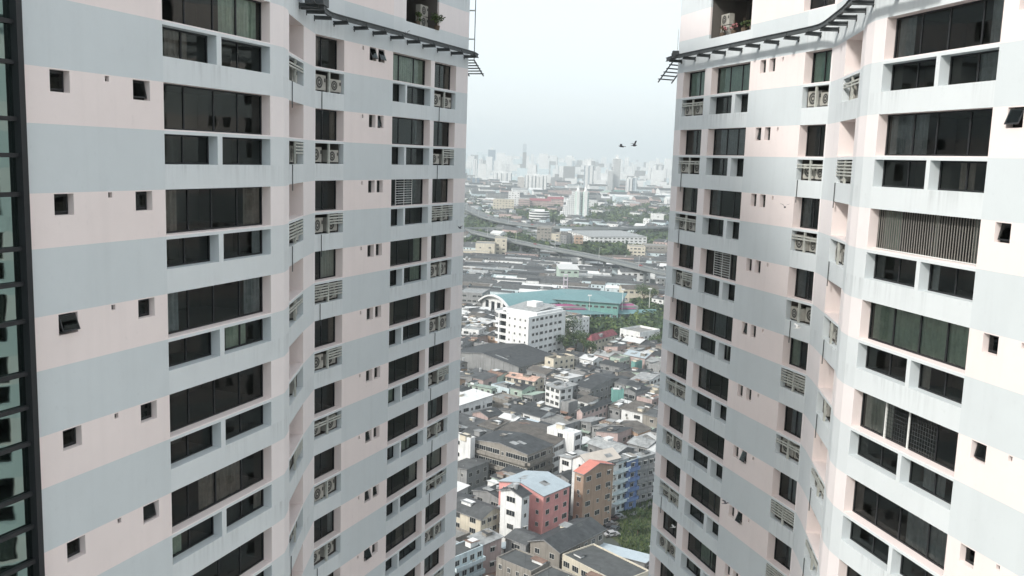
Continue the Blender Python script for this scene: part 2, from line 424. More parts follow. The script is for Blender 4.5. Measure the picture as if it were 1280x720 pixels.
    # drip pipes under some bays
    for (s0, s1, z0, z1, dep, kind, n) in OPS:
        if kind == 'acbay' and rnd.random() < .55:
            p = pt(s0+.12+rnd.random()*.5); q = nrm(s0+.1)
            b = MB(); b.cyl(p-q*.03+Vector((0, 0, z0-.95)), p-q*.03+Vector((0, 0, z0)), .018, n=6); attach(b.build('drain_pipe', M['steel']))
    return root, pt, nrm, s_of_y, acc

R_ALL = range(-1, NMAX)
UP, LO0, LO1 = 1.30, 1.43, 2.29
def opsL():
    o = []
    A = lambda y0, y1, t0, t1, d, k, nr=R_ALL: o.append((y0, y1, t0, t1, d, k, nr))
    A(22.37, 22.94, .03, .56, .2, 'vent'); A(24.02, 24.15, .03, .17, .1, 'hole'); A(24.94, 25.54, .03, .56, .2, 'vent')
    A(26.04, 30.79, 0, UP, .34, 'wide'); A(26.04, 28.23, LO0, LO1, .34, 'ledge'); A(28.44, 30.79, LO0, LO1, .34, 'ledge')
    A(33.2, 36.2, 0, UP, .62, 'sidewin'); A(33.2, 36.2, LO0, LO1, .25, 'acbay')
    A(38.5, 40.42, 0, UP, .38, 'single'); A(38.5, 40.42, LO0, LO1, .25, 'acbay')
    A(41.74, 41.86, .06, .22, .1, 'hole'); A(42.29, 42.81, .03, .6, .2, 'vent'); A(42.97, 43.47, .03, .6, .2, 'vent')
    A(44.18, 47.63, 0, UP, .36, 'pair'); A(44.18, 45.29, LO0, LO1, .36, 'ledge'); A(45.43, 47.63, LO0, LO1, .36, 'ledge')
    A(48.0, 50.22, 0, UP, .36, 'single'); A(48.0, 50.22, LO0, LO1, .25, 'acbay')
    up = range(-3, -1)
    A(45.25, 48.3, -.4, 1.42, .1, 'loggia', up); A(40.8, 41.5, .0, 1.0, .2, 'single', up)
    return o
def opsR():
    o = []
    A = lambda y0, y1, t0, t1, d, k, nr=R_ALL: o.append((y0, y1, t0, t1, d, k, nr))
    A(49.4, 47.18, 0, UP, .38, 'single'); A(49.4, 47.18, LO0, LO1, .25, 'acbay')
    A(46.53, 43.12, 0, UP, .36, 'pair'); A(46.53, 44.52, LO0, LO1, .36, 'ledge'); A(44.23, 43.12, LO0, LO1, .36, 'ledge')
    A(42.32, 41.87, .03, .6, .2, 'vent'); A(41.6, 41.16, .03, .6, .2, 'vent'); A(40.68, 40.56, .06, .22, .1, 'hole')
    A(39.05, 37.35, 0, UP, .38, 'single'); A(39.05, 37.35, LO0, LO1, .25, 'acbay')
    A(35.07, 32.45, 0, UP, .62, 'sidewin'); A(35.07, 32.45, LO0, LO1, .25, 'acbay')
    A(29.7, 24.88, 0, UP, .34, 'wide'); A(29.7, 27.27, LO0, LO1, .34, 'ledge'); A(27.1, 24.88, LO0, LO1, .34, 'ledge')
    A(24.35, 23.81, .03, .56, .2, 'vent'); A(23.05, 22.92, .03, .17, .1, 'hole'); A(21.85, 21.3, .03, .56, .2, 'vent')
    up = range(-3, -1)
    A(47.0, 43.3, -.4, 1.55, .1, 'loggia', up); A(39.4, 35.6+1.8, -.2, 1.3, .3, 'single', up)
    return o
def arc(cx, cy, r, a0, a1, n=6): return [(cx+r*cos(radians(a0+(a1-a0)*i/n)), cy+r*sin(radians(a0+(a1-a0)*i/n))) for i in range(n+1)]
nearL = (-11.46-.363*13, 21.89-13)
polyL = [nearL, (-11.46-.363*.5, 21.39), (-8.22, 30.81), (-7.98, 31.6), (-8.03, 32.4), (-8.19, 33.1), (-8.38, 36.3), (-8.43, 38.46), (-3.04, 51.06)] + arc(-3.45, 51.45, .62, -12, 60, 5)
restL = [(-24, 60), (-34, 40), (-34, 14), (-24, 8.2)]
polyR = arc(9.15, 50.35, .62, 150, 200, 4) + [(8.50, 50.03), (12.44, 37.27), (12.38, 36.5), (11.8, 32.35), (11.47, 31.2), (11.42, 30.4), (11.52, 29.75), (11.52+.24*19, 10.75)]
restR = [(26, 6), (38, 14), (38, 44), (20, 58), (11, 52)]
specL = dict(label='tall pink and blue-grey banded apartment tower filling the left side, in shade', openings=opsL(), bayranges=((26.04, 40.42), (44.18, 60)), top=24.0, seed=3,
  special={('pair', 1): 'grille', ('pair', -1): 'green'}, bays={})
specR = dict(label='tall pink and pale grey banded apartment tower filling the right side, sunlit', openings=opsR(), bayranges=((60, 43.12), (39.05, 24.88)), top=18.0, seed=11,
  special={('wide', 1): 'bars', ('wide', 2): 'green', ('wide', 3): 'grid', ('pair', -1): 'mint', ('single', -1): 'mint', ('pair', 0): 'grey', ('pair', 2): 'grille'})  # mint on the pair puts the glass's green reflection into a curtain
towL, ptL, nL, syL, accL = make_tower('L', polyL, restL, specL)
towR, ptR, nR, syR, accR = make_tower('R', polyR, restR, specR)

# glazed bay on the near end of the left tower
def glass_bay():
    root = thing('glass_bay', 'dark framed curtain wall bay of reflective glass at the left edge of the pink tower', 'glass curtain wall', (-13, 17.2, GZ))
    def att(o): o.parent = root; o.matrix_parent_inverse = Matrix.Translation((13, -17.2, -GZ)); return o
    d = Vector((.341, .940, 0)).normalized(); out = Vector((d.y, -d.x, 0))
    a = Vector((-11.60, 21.45, 0)) + out*.02; L = 4.4
    o0 = a - d*L
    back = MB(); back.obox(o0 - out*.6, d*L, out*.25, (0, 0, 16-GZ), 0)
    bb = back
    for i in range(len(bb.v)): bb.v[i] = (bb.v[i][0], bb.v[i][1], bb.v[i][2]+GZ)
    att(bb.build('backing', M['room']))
    m = MB(); m.obox(a - d*.16 - out*.3, d*.16, out*.55, (0, 0, 16-GZ)); 
    for i in range(8): m.v[i] = (m.v[i][0], m.v[i][1], m.v[i][2]+GZ)
    att(m.build('corner_post', M['frame']))
    for k in range(1, 4):
        m = MB(); m.obox(a - d*(k*1.15+.2) - out*.1, d*.09, out*.22, (0, 0, 16-GZ))
        for i in range(8): m.v[i] = (m.v[i][0], m.v[i][1], m.v[i][2]+GZ)
        att(m.build('mullion', M['frame']))
    for n in range(-4, 12):
        for t in (0, 1.27, 2.1):
            z = T0-FH*n-t
            m = MB(); m.obox(o0 - out*.05 + Vector((0, 0, z-.05)), d*(L-.16), out*.2, (0, 0, .10)); att(m.build('transom', M['frame']))
        for t0, t1 in ((.05, 1.22), (1.32, 2.05), (2.15, 2.95)):
            z1 = T0-FH*n-t0; z0 = T0-FH*n-t1
            g = MB(); p = o0 + out*.05; q = a - d*.16 + out*.05
            g.quad((p.x, p.y, z0), (q.x, q.y, z0), (q.x, q.y, z1), (p.x, p.y, z1)); att(g.build('pane', M['bayglass']))
glass_bay()

# maintenance rails round both towers
def rail(side, pt, nrm, s0, s1, label, z=5.62, offs=.62):
    root = thing('maintenance_rail', label, 'gondola rail', tuple(pt(s0)-nrm(s0)*offs+Vector((0, 0, z))))
    base = Vector(root.location)
    def att(o): o.parent = root; o.matrix_parent_inverse = Matrix.Translation(-base); return o
    N = 40; pts = [pt(s0+(s1-s0)*i/N)-nrm(s0+(s1-s0)*i/N)*offs+Vector((0, 0, z)) for i in range(N+1)]
    # smooth
    for _ in range(2): pts = [pts[0]]+[(pts[i-1]+pts[i]*2+pts[i+1])/4 for i in range(1, N)]+[pts[-1]]
    r = MB()
    for a, b in zip(pts, pts[1:]):
        r.bar(a, b, .11, .03); r.bar(a-Vector((0, 0, .09)), b-Vector((0, 0, .09)), .03, .15); r.bar(a-Vector((0, 0, .17)), b-Vector((0, 0, .17)), .11, .03)
    att(r.build('rail', M['steel']))
    n = int(abs(s1-s0)/1.45); me = None
    for i in range(n):
        s = s0+(s1-s0)*(i+.5)/n; p = pt(s); q = nrm(s)
        if me is None:
            b = MB(); b.box(-.07, -.72, -.08, .07, .02, -.04); b.box(-.02, -.72, -.16, .02, .02, -.08); b.box(-.07, -.72, -.19, .07, .02, -.16)
            b.box(-.02, -.03, -.26, .02, .02, -.02); b.box(-.05, -.66, -.06, .05, -.56, .05); me = b.mesh('bracket', M['steel'])
        o = att(link('bracket', me)); o.location = p+Vector((0, 0, z-.12)); o.rotation_euler = (0, 0, atan2(q.y, q.x)-pi/2)
    return root, att, pts
sE = syL(34.4); sF = accL[-1]-.35
rootL, attL, railL = rail('L', ptL, nL, sE, sF, 'dark steel gondola rail on short brackets around the left tower')
sG = .25; sH = syR(27.0)
rootR, attR, railR = rail('R', ptR, nR, sG, sH, 'grey steel gondola rail on short brackets around the right tower')
def end_platform(att, p, dx, dy, drop):
    d = Vector((dx, dy, 0)).normalized(); n = Vector((-d.y, d.x, 0))
    for k in range(6):
        b = MB(); b.bar(p+d*(.05+k*.24)-n*.45+Vector((0, 0, -drop/6*k)), p+d*(.05+k*.24)+n*.45+Vector((0, 0, -drop/6*k)), .17, .05); att(b.build('platform_slat', M['steel']))
    b = MB(); b.bar(p-n*.45, p+d*1.3-n*.45-Vector((0, 0, drop)), .05); b.bar(p+n*.45, p+d*1.3+n*.45-Vector((0, 0, drop)), .05); att(b.build('platform_frame', M['steel']))
end_platform(attL, railL[-1]+Vector((-.62, .2, -.3)), .42, 1.0, .75)
end_platform(attR, railR[0]+Vector((.75, .1, -.15)), -.5, 1.0, 1.05)
b = MB(); b.box(-.16, -.14, -.16, .16, .14, .2); b.cyl((-.2, 0, 0), (.2, 0, 0), .1); o = attR(b.build('trolley', M['steel'])); o.location = railR[2]+Vector((0, 0, .02))
b = MB()
q = railL[0]
b.box(-.35, -.5, -.35, .35, .5, .1); b.box(-.6, -.12, -.5, .3, .1, -.3); b.cyl((0, .5, -.1), (0, .9, -.1), .2); o = attL(b.build('trolley', M['steel'])); o.location = q+Vector((-.05, 1.0, .15))
# ladder pipes beside the far corner of the left tower and a thin rod at the right one
def ladder(label, p, q, top):
    root = thing('pipe_ladder', label, 'ladder', (p[0], p[1], p[2]))
    b = MB(); b.cyl((0, 0, 0), (0, 0, top-p[2]), .024); b.build('rail', M['steel'], root)
    for z in (.0+1.2, 2.75, 4.3, 5.9):
        b = MB(); b.bar((0, 0, z), (q[0], q[1], z), .07, .05); b.bar((.0, .12, z), (q[0], q[1]+.12, z), .05, .05); b.build('rung', M['louvre'], root)
pl = railL[-1]
ladder('thin steel ladder pipe at the far top corner of the left tower', (pl.x-.22, pl.y+.4, 5.3), (-.75, .1), 13)
b = MB(); b.cyl((0, 0, 0), (0, 0, 2.0), .02); b.cyl((-.45, .1, 0), (-.45, .1, 1.5), .015); pr_ = railR[0]
o = b.build('lightning_rod', M['louvre'], None, (pr_.x+.95, pr_.y-.4, 5.6)); tag(o, 'pair of thin upright rods above the rail end of the right tower', 'rod')

# ------------------------------------------------------------------ foliage
def leaf_cloud(b, c, r, n, size, rnd, mis=(0, 1, 2), squash=.8, lo=-1.0):
    for _ in range(n):
        while True:
            x, y, z = (rnd.uniform(-1, 1) for _ in range(3))
            q = x*x+y*y+z*z
            if .15 < q < 1 and z > lo: break
        p = Vector((c[0]+x*r, c[1]+y*r, c[2]+z*r*squash))
        u = Vector((rnd.gauss(0, 1), rnd.gauss(0, 1), rnd.gauss(0, .6))).normalized(); w = u.cross(Vector((rnd.gauss(0, 1), rnd.gauss(0, 1), rnd.gauss(0, 1)))).normalized()
        s = size*rnd.uniform(.6, 1.3); b.quad(p-u*s-w*s*.5, p+u*s-w*s*.5, p+u*s*.7+w*s*.5, p-u*s*.7+w*s*.5, rnd.choice(mis))
def tree_meshes(seed, H=9, R=3.6):
    rnd = random.Random(seed); tr = MB(); cr = MB()
    tr.cyl((0, 0, 0), (.2, .1, H*.45), .28, .17, 8)
    for k in range(7):
        a = 2*pi*k/7+rnd.random(); e = (cos(a)*R*rnd.uniform(.4, .8), sin(a)*R*rnd.uniform(.4, .8), H*rnd.uniform(.6, .88))
        tr.cyl((.15, .08, H*rnd.uniform(.25, .45)), e, .12, .03, 6)
        leaf_cloud(cr, e, R*rnd.uniform(.4, .62), 130, .24, rnd, mis=rnd.choice([(0, 0, 1), (0, 1, 1), (0, 0, 2), (2, 0)]))
    leaf_cloud(cr, (0, 0, H*.85), R*.6, 150, .24, rnd)
    return tr.mesh('trunk', M['bark']), cr.mesh('crown', [M['leaf'], M['leaf2'], M['leaf3']])
TREES = [tree_meshes(s, h, r) for s, h, r in ((1, 9, 3.6), (2, 11, 4.4), (3, 7, 3.2))]
def tree(x, y, k, sc, label, group):
    t = thing('broadleaf_tree', label, 'tree', (x, y, GZ), random.random()*6, group); t.scale = (sc, sc, sc)
    link('trunk', TREES[k][0], t); link('crown', TREES[k][1], t)

# plants on the balconies
def plant(loc, label, spread, n, seed, flowers=False):
    rnd = random.Random(seed); t = thing('potted_plant', label, 'plant', loc)
    p = MB(); p.cyl((0, 0, 0), (0, 0, .22), .12, .16, 10); p.build('pot', M['bark'], t)
    b = MB()
    for k in range(5):
        a = rnd.random()*6.3; leaf_cloud(b, (cos(a)*spread*.5, sin(a)*spread*.5, .3+rnd.random()*spread*1.2), spread*.5, n//5, .045, rnd, (0, 1))
    b.build('foliage', [M['leaf'], M['flower'] if flowers else M['leaf2']], t)
    s = MB()
    for k in range(4): s.cyl((0, 0, .2), (rnd.uniform(-.4, .4)*spread, rnd.uniform(-.4, .4)*spread, .5+spread), .012, .006, 5)
    s.build('stem', M['bark'], t)
p = ptL(syL(48.15)); z = T0+6-1.42
plant((p.x-.02, p.y, z), 'leafy shrub spilling over the top balcony edge of the left tower', .42, 260, 5)
p = ptL(syL(46.9)); plant((p.x-.35, p.y, z), 'low dark plants inside the top balcony of the left tower', .28, 140, 6)
for k, y in enumerate((46.3, 45.3, 44.4, 43.7)):
    p = ptR(syR(y)); plant((p.x+.3, p.y, T0+6-1.55), ['small pink flowering pot plant beside the condensers on the right balcony', 'second pot plant from the condensers on the right balcony', 'third pot plant from the condensers on the right balcony', 'bushiest pot plant at the near end of the right balcony'][k], .2, 90, 20+k, k < 2)

# ------------------------------------------------------------------ pigeons
def bird(px, py, dist, label, pale=False, yaw=0., flap=.5, bank=0.):
    r, e = ratio(px, py); loc = (r*dist, dist, e*dist)
    t = thing('pigeon', label, 'bird', loc, yaw, 'pigeons around the towers')
    sc = MB(); m = M['birdw'] if pale else M['bird']
    prof = [(-.17, .012), (-.12, .03), (-.05, .055), (.03, .06), (.09, .045), (.12, .03), (.15, .032), (.18, .02), (.205, .004)]
    k0 = None; n = 8
    for i, (x, rr) in enumerate(prof):
        k = len(sc.v)
        for j in range(n):
            a = 2*pi*j/n; sc.v.append((x, cos(a)*rr, sin(a)*rr*.9+(.02 if x > .1 else 0)))
        if k0 is not None:
            for j in range(n): sc.f.append((k0+j, k0+(j+1) % n, k+(j+1) % n, k+j)); sc.m.append(0)
        k0 = k
    for s in (-1, 1):       # wings in two panels, feathered trailing edge
        za, zb = sin(flap)*.15, sin(flap)*.15+sin(flap*.4)*.17
        ya, yb = s*cos(flap)*.16, s*(cos(flap)*.16+.17)
        sc.poly([(.07, s*.03, .03), (.09, ya, za+.03), (-.05, ya, za+.02), (-.06, s*.03, .02)])
        sc.poly([(.09, ya, za+.03), (.02, yb, zb+.03), (-.10, yb*.93, zb+.02), (-.05, ya, za+.02)])
        sc.poly([(.09, ya, za+.025), (.02, yb, zb+.025), (-.10, yb*.93, zb+.015), (-.05, ya, za+.015)])
    sc.poly([(-.12, -.03, .0), (-.12, .03, 0), (-.27, .06, -.005), (-.27, -.06, -.005)])
    sc.build('body', m, t, rot=(bank, 0, 0)); t.scale = (.62, .62, .62)
bird(777, 183, 36, 'dark pigeon gliding in the sky, left one of the two', yaw=2.8, flap=.1, bank=.3)
bird(793, 182, 34, 'dark pigeon with raised wings in the sky, right one of the two', yaw=.6, flap=1.0, bank=-.3)
bird(981, 259, 33, 'brownish pigeon flying across the pink wall of the right tower', yaw=1.2, flap=.9)
bird(997, 410, 31, 'white pigeon flying in front of the right tower under the paired condensers', True, .3, .9)
bird(907, 629, 34, 'pigeon arriving at the twin vent windows low on the right tower', yaw=.4, flap=.4)
bird(842, 659, 43, 'white pigeon flying near the far edge windows of the right tower', True, .2, .3)
bird(575, 285, 44, 'dark pigeon flying at the far corner of the left tower', yaw=2.4, flap=.7)
bird(522, 488, 40, 'pigeon flying past the low window ledge of the left tower', yaw=.9, flap=.3)
bird(508, 43, 38, 'dark pigeon flapping beside the rail of the left tower', yaw=1.5, flap=1.2)

# ------------------------------------------------------------------ the city below
def wmat(n, c, **k): return mat(n, c, .85, k.pop('noise', .14), k.pop('scale', .35), streak=k.pop('streak', .3), rnd=k.pop('rnd', .06), **k)
def rmat(n, c, **k): return mat(n, c, k.pop('rough', .7), k.pop('noise', .42), k.pop('scale', .55), corr=k.pop('corr', 2.2), rnd=k.pop('rnd', .12), **k)
W = dict(white=wmat('white_wall', (.64, .65, .64)), cream=wmat('cream_wall', (.52, .48, .39)), beige=wmat('weathered_beige', (.24, .225, .20), streak=.5),
 pink=wmat('salmon_pink_wall', (.55, .265, .25), streak=.15), brown=wmat('brown_brick_wall', (.33, .245, .185), streak=.3), palepink=wmat('pale_pink_wall', (.42, .33, .31)),
 blue=wmat('blue_wall', (.13, .19, .34)), paleblue=wmat('pale_blue_wall', (.50, .58, .60)), grey=wmat('concrete_wall', (.24, .245, .245), streak=.5),
 green=wmat('teal_wall', (.15, .31, .28)), orange=wmat('orange_wall', (.42, .30, .22)), dark=wmat('dark_wall', (.13, .13, .12)), mint=wmat('mint_wall', (.36, .44, .38)))
RF = dict(dark=rmat('dark_cement_roof', (.042, .046, .048)), grey=rmat('grey_cement_roof', (.070, .074, .075)), light=rmat('light_sheet_roof', (.25, .26, .258)),
 blue=rmat('pale_blue_sheet_roof', (.36, .42, .45), noise=.1), white=rmat('white_sheet_roof', (.52, .53, .52), noise=.12), red=rmat('coral_sheet_roof', (.50, .19, .15), noise=.1),
 rust=rmat('rusty_roof', (.20, .13, .10), noise=.4), maroon=rmat('maroon_tile_roof', (.22, .07, .08), corr=4), brown=rmat('brown_grey_roof', (.095, .087, .077)),
 green=rmat('pale_green_roof', (.26, .33, .28)), orange=rmat('apricot_roof', (.42, .28, .22)), teal=rmat('teal_sheet_roof', (.13, .235, .245), noise=.1), cream=rmat('cream_sheet_roof', (.50, .455, .40), noise=.1),
 slab=mat('weathered_roof_slab', (.20, .20, .19), .9, .3, .5), darkslab=mat('dark_roof_slab', (.075, .08, .08), .9, .25, .5))
M['pane'] = mat('dark_window_pane', (.02, .024, .028), .15, .3, 3, spec=.5)
M['wframe'] = mat('painted_window_frame', (.5, .5, .47), .7, .2, 3)
M['tank'] = mat('steel_water_tank', (.55, .56, .56), .35, .1, 2, metal=.6)
M['clutter'] = mat('rooftop_clutter', (.22, .21, .2), .8, .5, 2, rnd=.3)

def window_mesh(w, h, style=0):
    b = MB(); f = .07       # origin bottom centre, outward is -y
    b.box(-w/2, -.02, 0, w/2, .0, h, 1, skip='k')
    b.box(-w/2-f, -.07, -f, w/2+f, .0, 0, 0, skip='k'); b.box(-w/2-f, -.07, h, w/2+f, .0, h+f, 0, skip='k')
    b.box(-w/2-f, -.07, 0, -w/2, .0, h, 0, skip='k'); b.box(w/2, -.07, 0, w/2+f, .0, h, 0, skip='k')
    for i in range(1, 2+style % 2): b.box(-w/2+w*i/(2+style % 2)-.03, -.04, 0, -w/2+w*i/(2+style % 2)+.03, -.0, h, 0, skip='k')
    if style >= 2: b.box(-w/2-.15, -.55, h+.08, w/2+.15, 0, h+.14, 0)
    return b.mesh('window', [M['wframe'], M['pane']])
WIN = [window_mesh(1.3, 1.2), window_mesh(1.9, 1.3, 1), window_mesh(1.3, 1.2, 2), window_mesh(2.6, 1.35, 1), window_mesh(.8, 1.0)]
ARCHW = MB()
pts = [(-.5, 0), (.5, 0), (.5, 1.2)] + [(.5*cos(pi*i/8), 1.2+.5*sin(pi*i/8)) for i in range(1, 8)] + [(-.5, 1.2)]
ARCHW.poly([(x, -.03, z) for x, z in pts], 1); ARCHW = ARCHW.mesh('arched_window', [M['wframe'], M['pane']])
tb = MB(); tb.cyl((0, 0, .3), (0, 0, 1.7), .55, n=12); tb.cyl((0, 0, 1.7), (0, 0, 1.85), .55, .1, n=12); tb.box(-.4, -.4, 0, .4, .4, .3); TANK = tb.mesh('water_tank', M['tank'])
ab = MB(); ab.box(-.4, -.36, 0, .4, -.04, .55); ab.box(-.3, -.38, .08, .15, -.36, .47, 1); CITYAC = ab.mesh('air_conditioner', [M['ac'], M['acdark']])
awn = MB(); awn.poly([(-2, 0, 0), (2, 0, 0), (2, -1.3, -.45), (-2, -1.3, -.45)]); awn.box(-2, -1.34, -.55, 2, -1.3, -.43); AWN = {k: None for k in ()}
def awning_mesh(m):
    if m not in AWN:
        b = MB(); b.obox((-2, 0, 0), (4, 0, 0), (0, -1.3, -.4), (0, 0, .06)); AWN[m] = b.mesh('awning', RF[m])
    return AWN[m]

FOOT = []
def building(name, label, cat, cx, cy, w, d, ang, h, wall='white', roof='dark', rt='gablex', fl=3, wins=(1, 1), wmesh=(0,), group=None, rise=None,
             parapet=.6, overhang=.5, tank=0, acs=0, awn_=None, balc=None, winskip=0., seed=None, fh=None, detail=True, clutter=0):
    """wins: windows per floor on the near-left (-y) face and near-right (+x) face, counted by spacing in metres"""
    rnd = random.Random(seed if seed is not None else int(cx*13+cy*7))
    FOOT.append((cx, cy, hypot(w, d)/2, w, d, ang))
    root = thing(name, label, cat, (cx, cy, GZ), ang, group)
    x0, x1, y0, y1 = -w/2, w/2, -d/2, d/2
    wl = MB(); wl.box(x0, y0, 0, x1, y1, h, skip='b' if rt.startswith('flat') else 'bt')
    rf = MB(); th = .18; oh = overhang
    rise = rise if rise is not None else (min(w, d)*.16)
    if rt == 'gablex':      # ridge along x
        for s in (-1, 1):
            ye = s*(d/2+oh); zz = h-rise*oh/(d/2)
            rf.poly([(x0-oh, ye, zz+.05), (x1+oh, ye, zz+.05), (x1+oh, 0, h+rise+.05), (x0-oh, 0, h+rise+.05)])
            rf.poly([(x0-oh, ye, zz-th), (x1+oh, ye, zz-th), (x1+oh, 0, h+rise-th), (x0-oh, 0, h+rise-th)])
            rf.quad((x0-oh, ye, zz-th), (x1+oh, ye, zz-th), (x1+oh, ye, zz+.05), (x0-oh, ye, zz+.05), 1)
            for x in (x0-oh, x1+oh): rf.quad((x, ye, zz-th), (x, ye, zz+.05), (x, 0, h+rise+.05), (x, 0, h+rise-th), 1)
        for x in (x0, x1): wl.poly([(x, y0, h), (x, y1, h), (x, 0, h+rise)])
    elif rt == 'gabley':
        for s in (-1, 1):
            xe = s*(w/2+oh); zz = h-rise*oh/(w/2)
            rf.poly([(xe, y0-oh, zz+.05), (xe, y1+oh, zz+.05), (0, y1+oh, h+rise+.05), (0, y0-oh, h+rise+.05)])
            rf.poly([(xe, y0-oh, zz-th), (xe, y1+oh, zz-th), (0, y1+oh, h+rise-th), (0, y0-oh, h+rise-th)])
            rf.quad((xe, y0-oh, zz-th), (xe, y1+oh, zz-th), (xe, y1+oh, zz+.05), (xe, y0-oh, zz+.05), 1)
            for y in (y0-oh, y1+oh): rf.quad((xe, y, zz-th), (xe, y, zz+.05), (0, y, h+rise+.05), (0, y, h+rise-th), 1)
        for y in (y0, y1): wl.poly([(x0, y, h), (x1, y, h), (0, y, h+rise)])
    elif rt == 'hip':
        a = (x0-oh, y0-oh, h); b_ = (x1+oh, y0-oh, h); c = (x1+oh, y1+oh, h); dd = (x0-oh, y1+oh, h)
        if w >= d: p, q = (-(w-d)/2, 0, h+rise), ((w-d)/2, 0, h+rise)
        else: p, q = (0, -(d-w)/2, h+rise), (0, (d-w)/2, h+rise)
        if w >= d: rf.poly([a, b_, q, p]); rf.poly([b_, c, q]); rf.poly([c, dd, p, q]); rf.poly([dd, a, p])
        else: rf.poly([a, b_, p]); rf.poly([b_, c, q, p]); rf.poly([c, dd, q]); rf.poly([dd, a, p, q])
        rf.box(x0-oh, y0-oh, h-.15, x1+oh, y1+oh, h-.004, 1)
    elif rt in ('shedx', 'shedy'):
        r = rise
        if rt == 'shedx': P4 = [(x0-oh, y0-oh, h), (x1+oh, y0-oh, h+r), (x1+oh, y1+oh, h+r), (x0-oh, y1+oh, h)]
        else: P4 = [(x0-oh, y0-oh, h), (x1+oh, y0-oh, h), (x1+oh, y1+oh, h+r), (x0-oh, y1+oh, h+r)]
        rf.poly([(a, b2, c2+.06) for a, b2, c2 in P4]); rf.poly([(a, b2, c2-.1) for a, b2, c2 in P4])
        for i in range(4):
            p, q = P4[i], P4[(i+1) % 4]; rf.quad((p[0], p[1], p[2]-.1), (q[0], q[1], q[2]-.1), (q[0], q[1], q[2]+.06), (p[0], p[1], p[2]+.06), 1)
        if rt == 'shedx': wl.poly([(x0, y0, h), (x1, y0, h), (x1, y0, h+r-.12)]); wl.poly([(x0, y1, h), (x1, y1, h), (x1, y1, h+r-.12)]); wl.quad((x1, y0, h), (x1, y1, h), (x1, y1, h+r-.12), (x1, y0, h+r-.12))
        else: wl.poly([(x0, y0, h), (x0, y1, h), (x0, y1, h+r-.12)]); wl.poly([(x1, y0, h), (x1, y1, h), (x1, y1, h+r-.12)]); wl.quad((x0, y1, h), (x1, y1, h), (x1, y1, h+r-.12), (x0, y1, h+r-.12))
    else:   # flat with parapet
        rf.box(x0+.2, y0+.2, h, x1-.2, y1-.2, h+.06)
        t = .2; pz = h+parapet
        for q in ((x0, y0, x1, y0+t), (x0, y1-t, x1, y1), (x0, y0+t, x0+t, y1-t), (x1-t, y0+t, x1, y1-t)): wl.box(q[0], q[1], h+.002, q[2], q[3], pz, 0, skip='b')
    wobj = wl.build('wall', W[wall] if isinstance(wall, str) else wall, root)
    # junk laid on the roofs: patched sheets differ in colour
    if detail and rt.startswith('gable') and w*d > 60:
        for _ in range(rnd.randint(1, 4)):
            s = rnd.choice((-1, 1)); 
            if rt == 'gablex':
                L, D = w, d; a0 = rnd.uniform(x0, x1-2.5); b0 = rnd.uniform(.05, .5); b1 = b0+rnd.uniform(.15, .45)
                f2 = lambda x, q: (x, s*d/2*q, h+rise*(1-q)+.09)
            else:
                a0 = rnd.uniform(y0, y1-2.5); b0 = rnd.uniform(.05, .5); b1 = b0+rnd.uniform(.15, .45)
                f2 = lambda x, q: (s*w/2*q, x, h+rise*(1-q)+.09)
            ww = rnd.uniform(.8, 2.6)
            rf.quad(f2(a0, b0), f2(a0+ww, b0), f2(a0+ww, b1), f2(a0, b1), 2)
    patch = rnd.choice(['light', 'rust', 'grey', 'brown', 'light', 'dark', 'grey'])
    robj = rf.build('roof', [RF[roof], W['grey'] if not rt == 'flatw' else W['white'], RF[patch]], root)
    fhh = fh or h/max(fl, 1)
    for face in (0, 1):
        sp = wins[face]
        if not sp: continue
        Lf = w if face == 0 else d; n = max(1, int(Lf/sp)); me = WIN[wmesh[face % len(wmesh)]]
        for k in range(fl):
            for i in range(n):
                if rnd.random() < winskip: continue
                u = -Lf/2+(i+.5)*Lf/n; z = k*fhh+fhh*.32
                mm = me if rnd.random() < .8 else WIN[rnd.choice((0, 1, 2, 4))]
                o = link('window', mm, root)
                if face == 0: o.location = (u, y0, z)
                else: o.location = (x1, u, z); o.rotation_euler = (0, 0, pi/2)
                if acs and rnd.random() < acs:
                    o = link('air_conditioner', CITYAC, root)
                    if face == 0: o.location = (u+.5, y0, z-.75)
                    else: o.location = (x1, u+.5, z-.75); o.rotation_euler = (0, 0, pi/2)
    if awn_:
        for face, nm in awn_:
            Lf = w if face == 0 else d; o = link('awning', awning_mesh(nm), root); o.scale = (Lf/4, 1, 1)
            if face == 0: o.location = (0, y0, 3.2)
            else: o.location = (x1, 0, 3.2); o.rotation_euler = (0, 0, pi/2)
    if balc:
        for face in balc:
            Lf = w if face == 0 else d
            for k in range(1, fl):
                b = MB(); b.box(-Lf/2+.1, -1.0, 0, Lf/2-.1, 0, .14); b.box(-Lf/2+.1, -1.0, .14, Lf/2-.1, -.92, .95)
                for xx in (-Lf/2+.1, Lf/2-.2): b.box(xx, -.92, .14, xx+.1, 0, .95)
                o = b.build('balcony', W[wall] if isinstance(wall, str) else wall, root)
                if face == 0: o.location = (0, y0, k*fhh)
                else: o.location = (x1, 0, k*fhh); o.rotation_euler = (0, 0, pi/2)
    if clutter:
        for k in range(clutter):
            c_ = MB(); sw, sdp, sh = rnd.uniform(1.2, 3.2), rnd.uniform(1.2, 2.8), rnd.uniform(.5, 1.5)
            c_.box(-sw/2, -sdp/2, -.8, sw/2, sdp/2, sh, 0, skip='b'); c_.obox((-sw/2-.3, -sdp/2-.3, sh+.02), (sw+.6, 0, .0), (0, sdp+.6, rnd.uniform(-.4, .4)), (0, 0, .08), 1)
            c_.build('roof_hut', [W[rnd.choice(('grey', 'white', 'beige', 'cream'))], RF[rnd.choice(('light', 'dark', 'rust', 'grey', 'white'))]], root, (rnd.uniform(x0+1.5, x1-1.5), rnd.uniform(y0+1.5, y1-1.5), h+(0 if rt.startswith('flat') else rise*.35)))
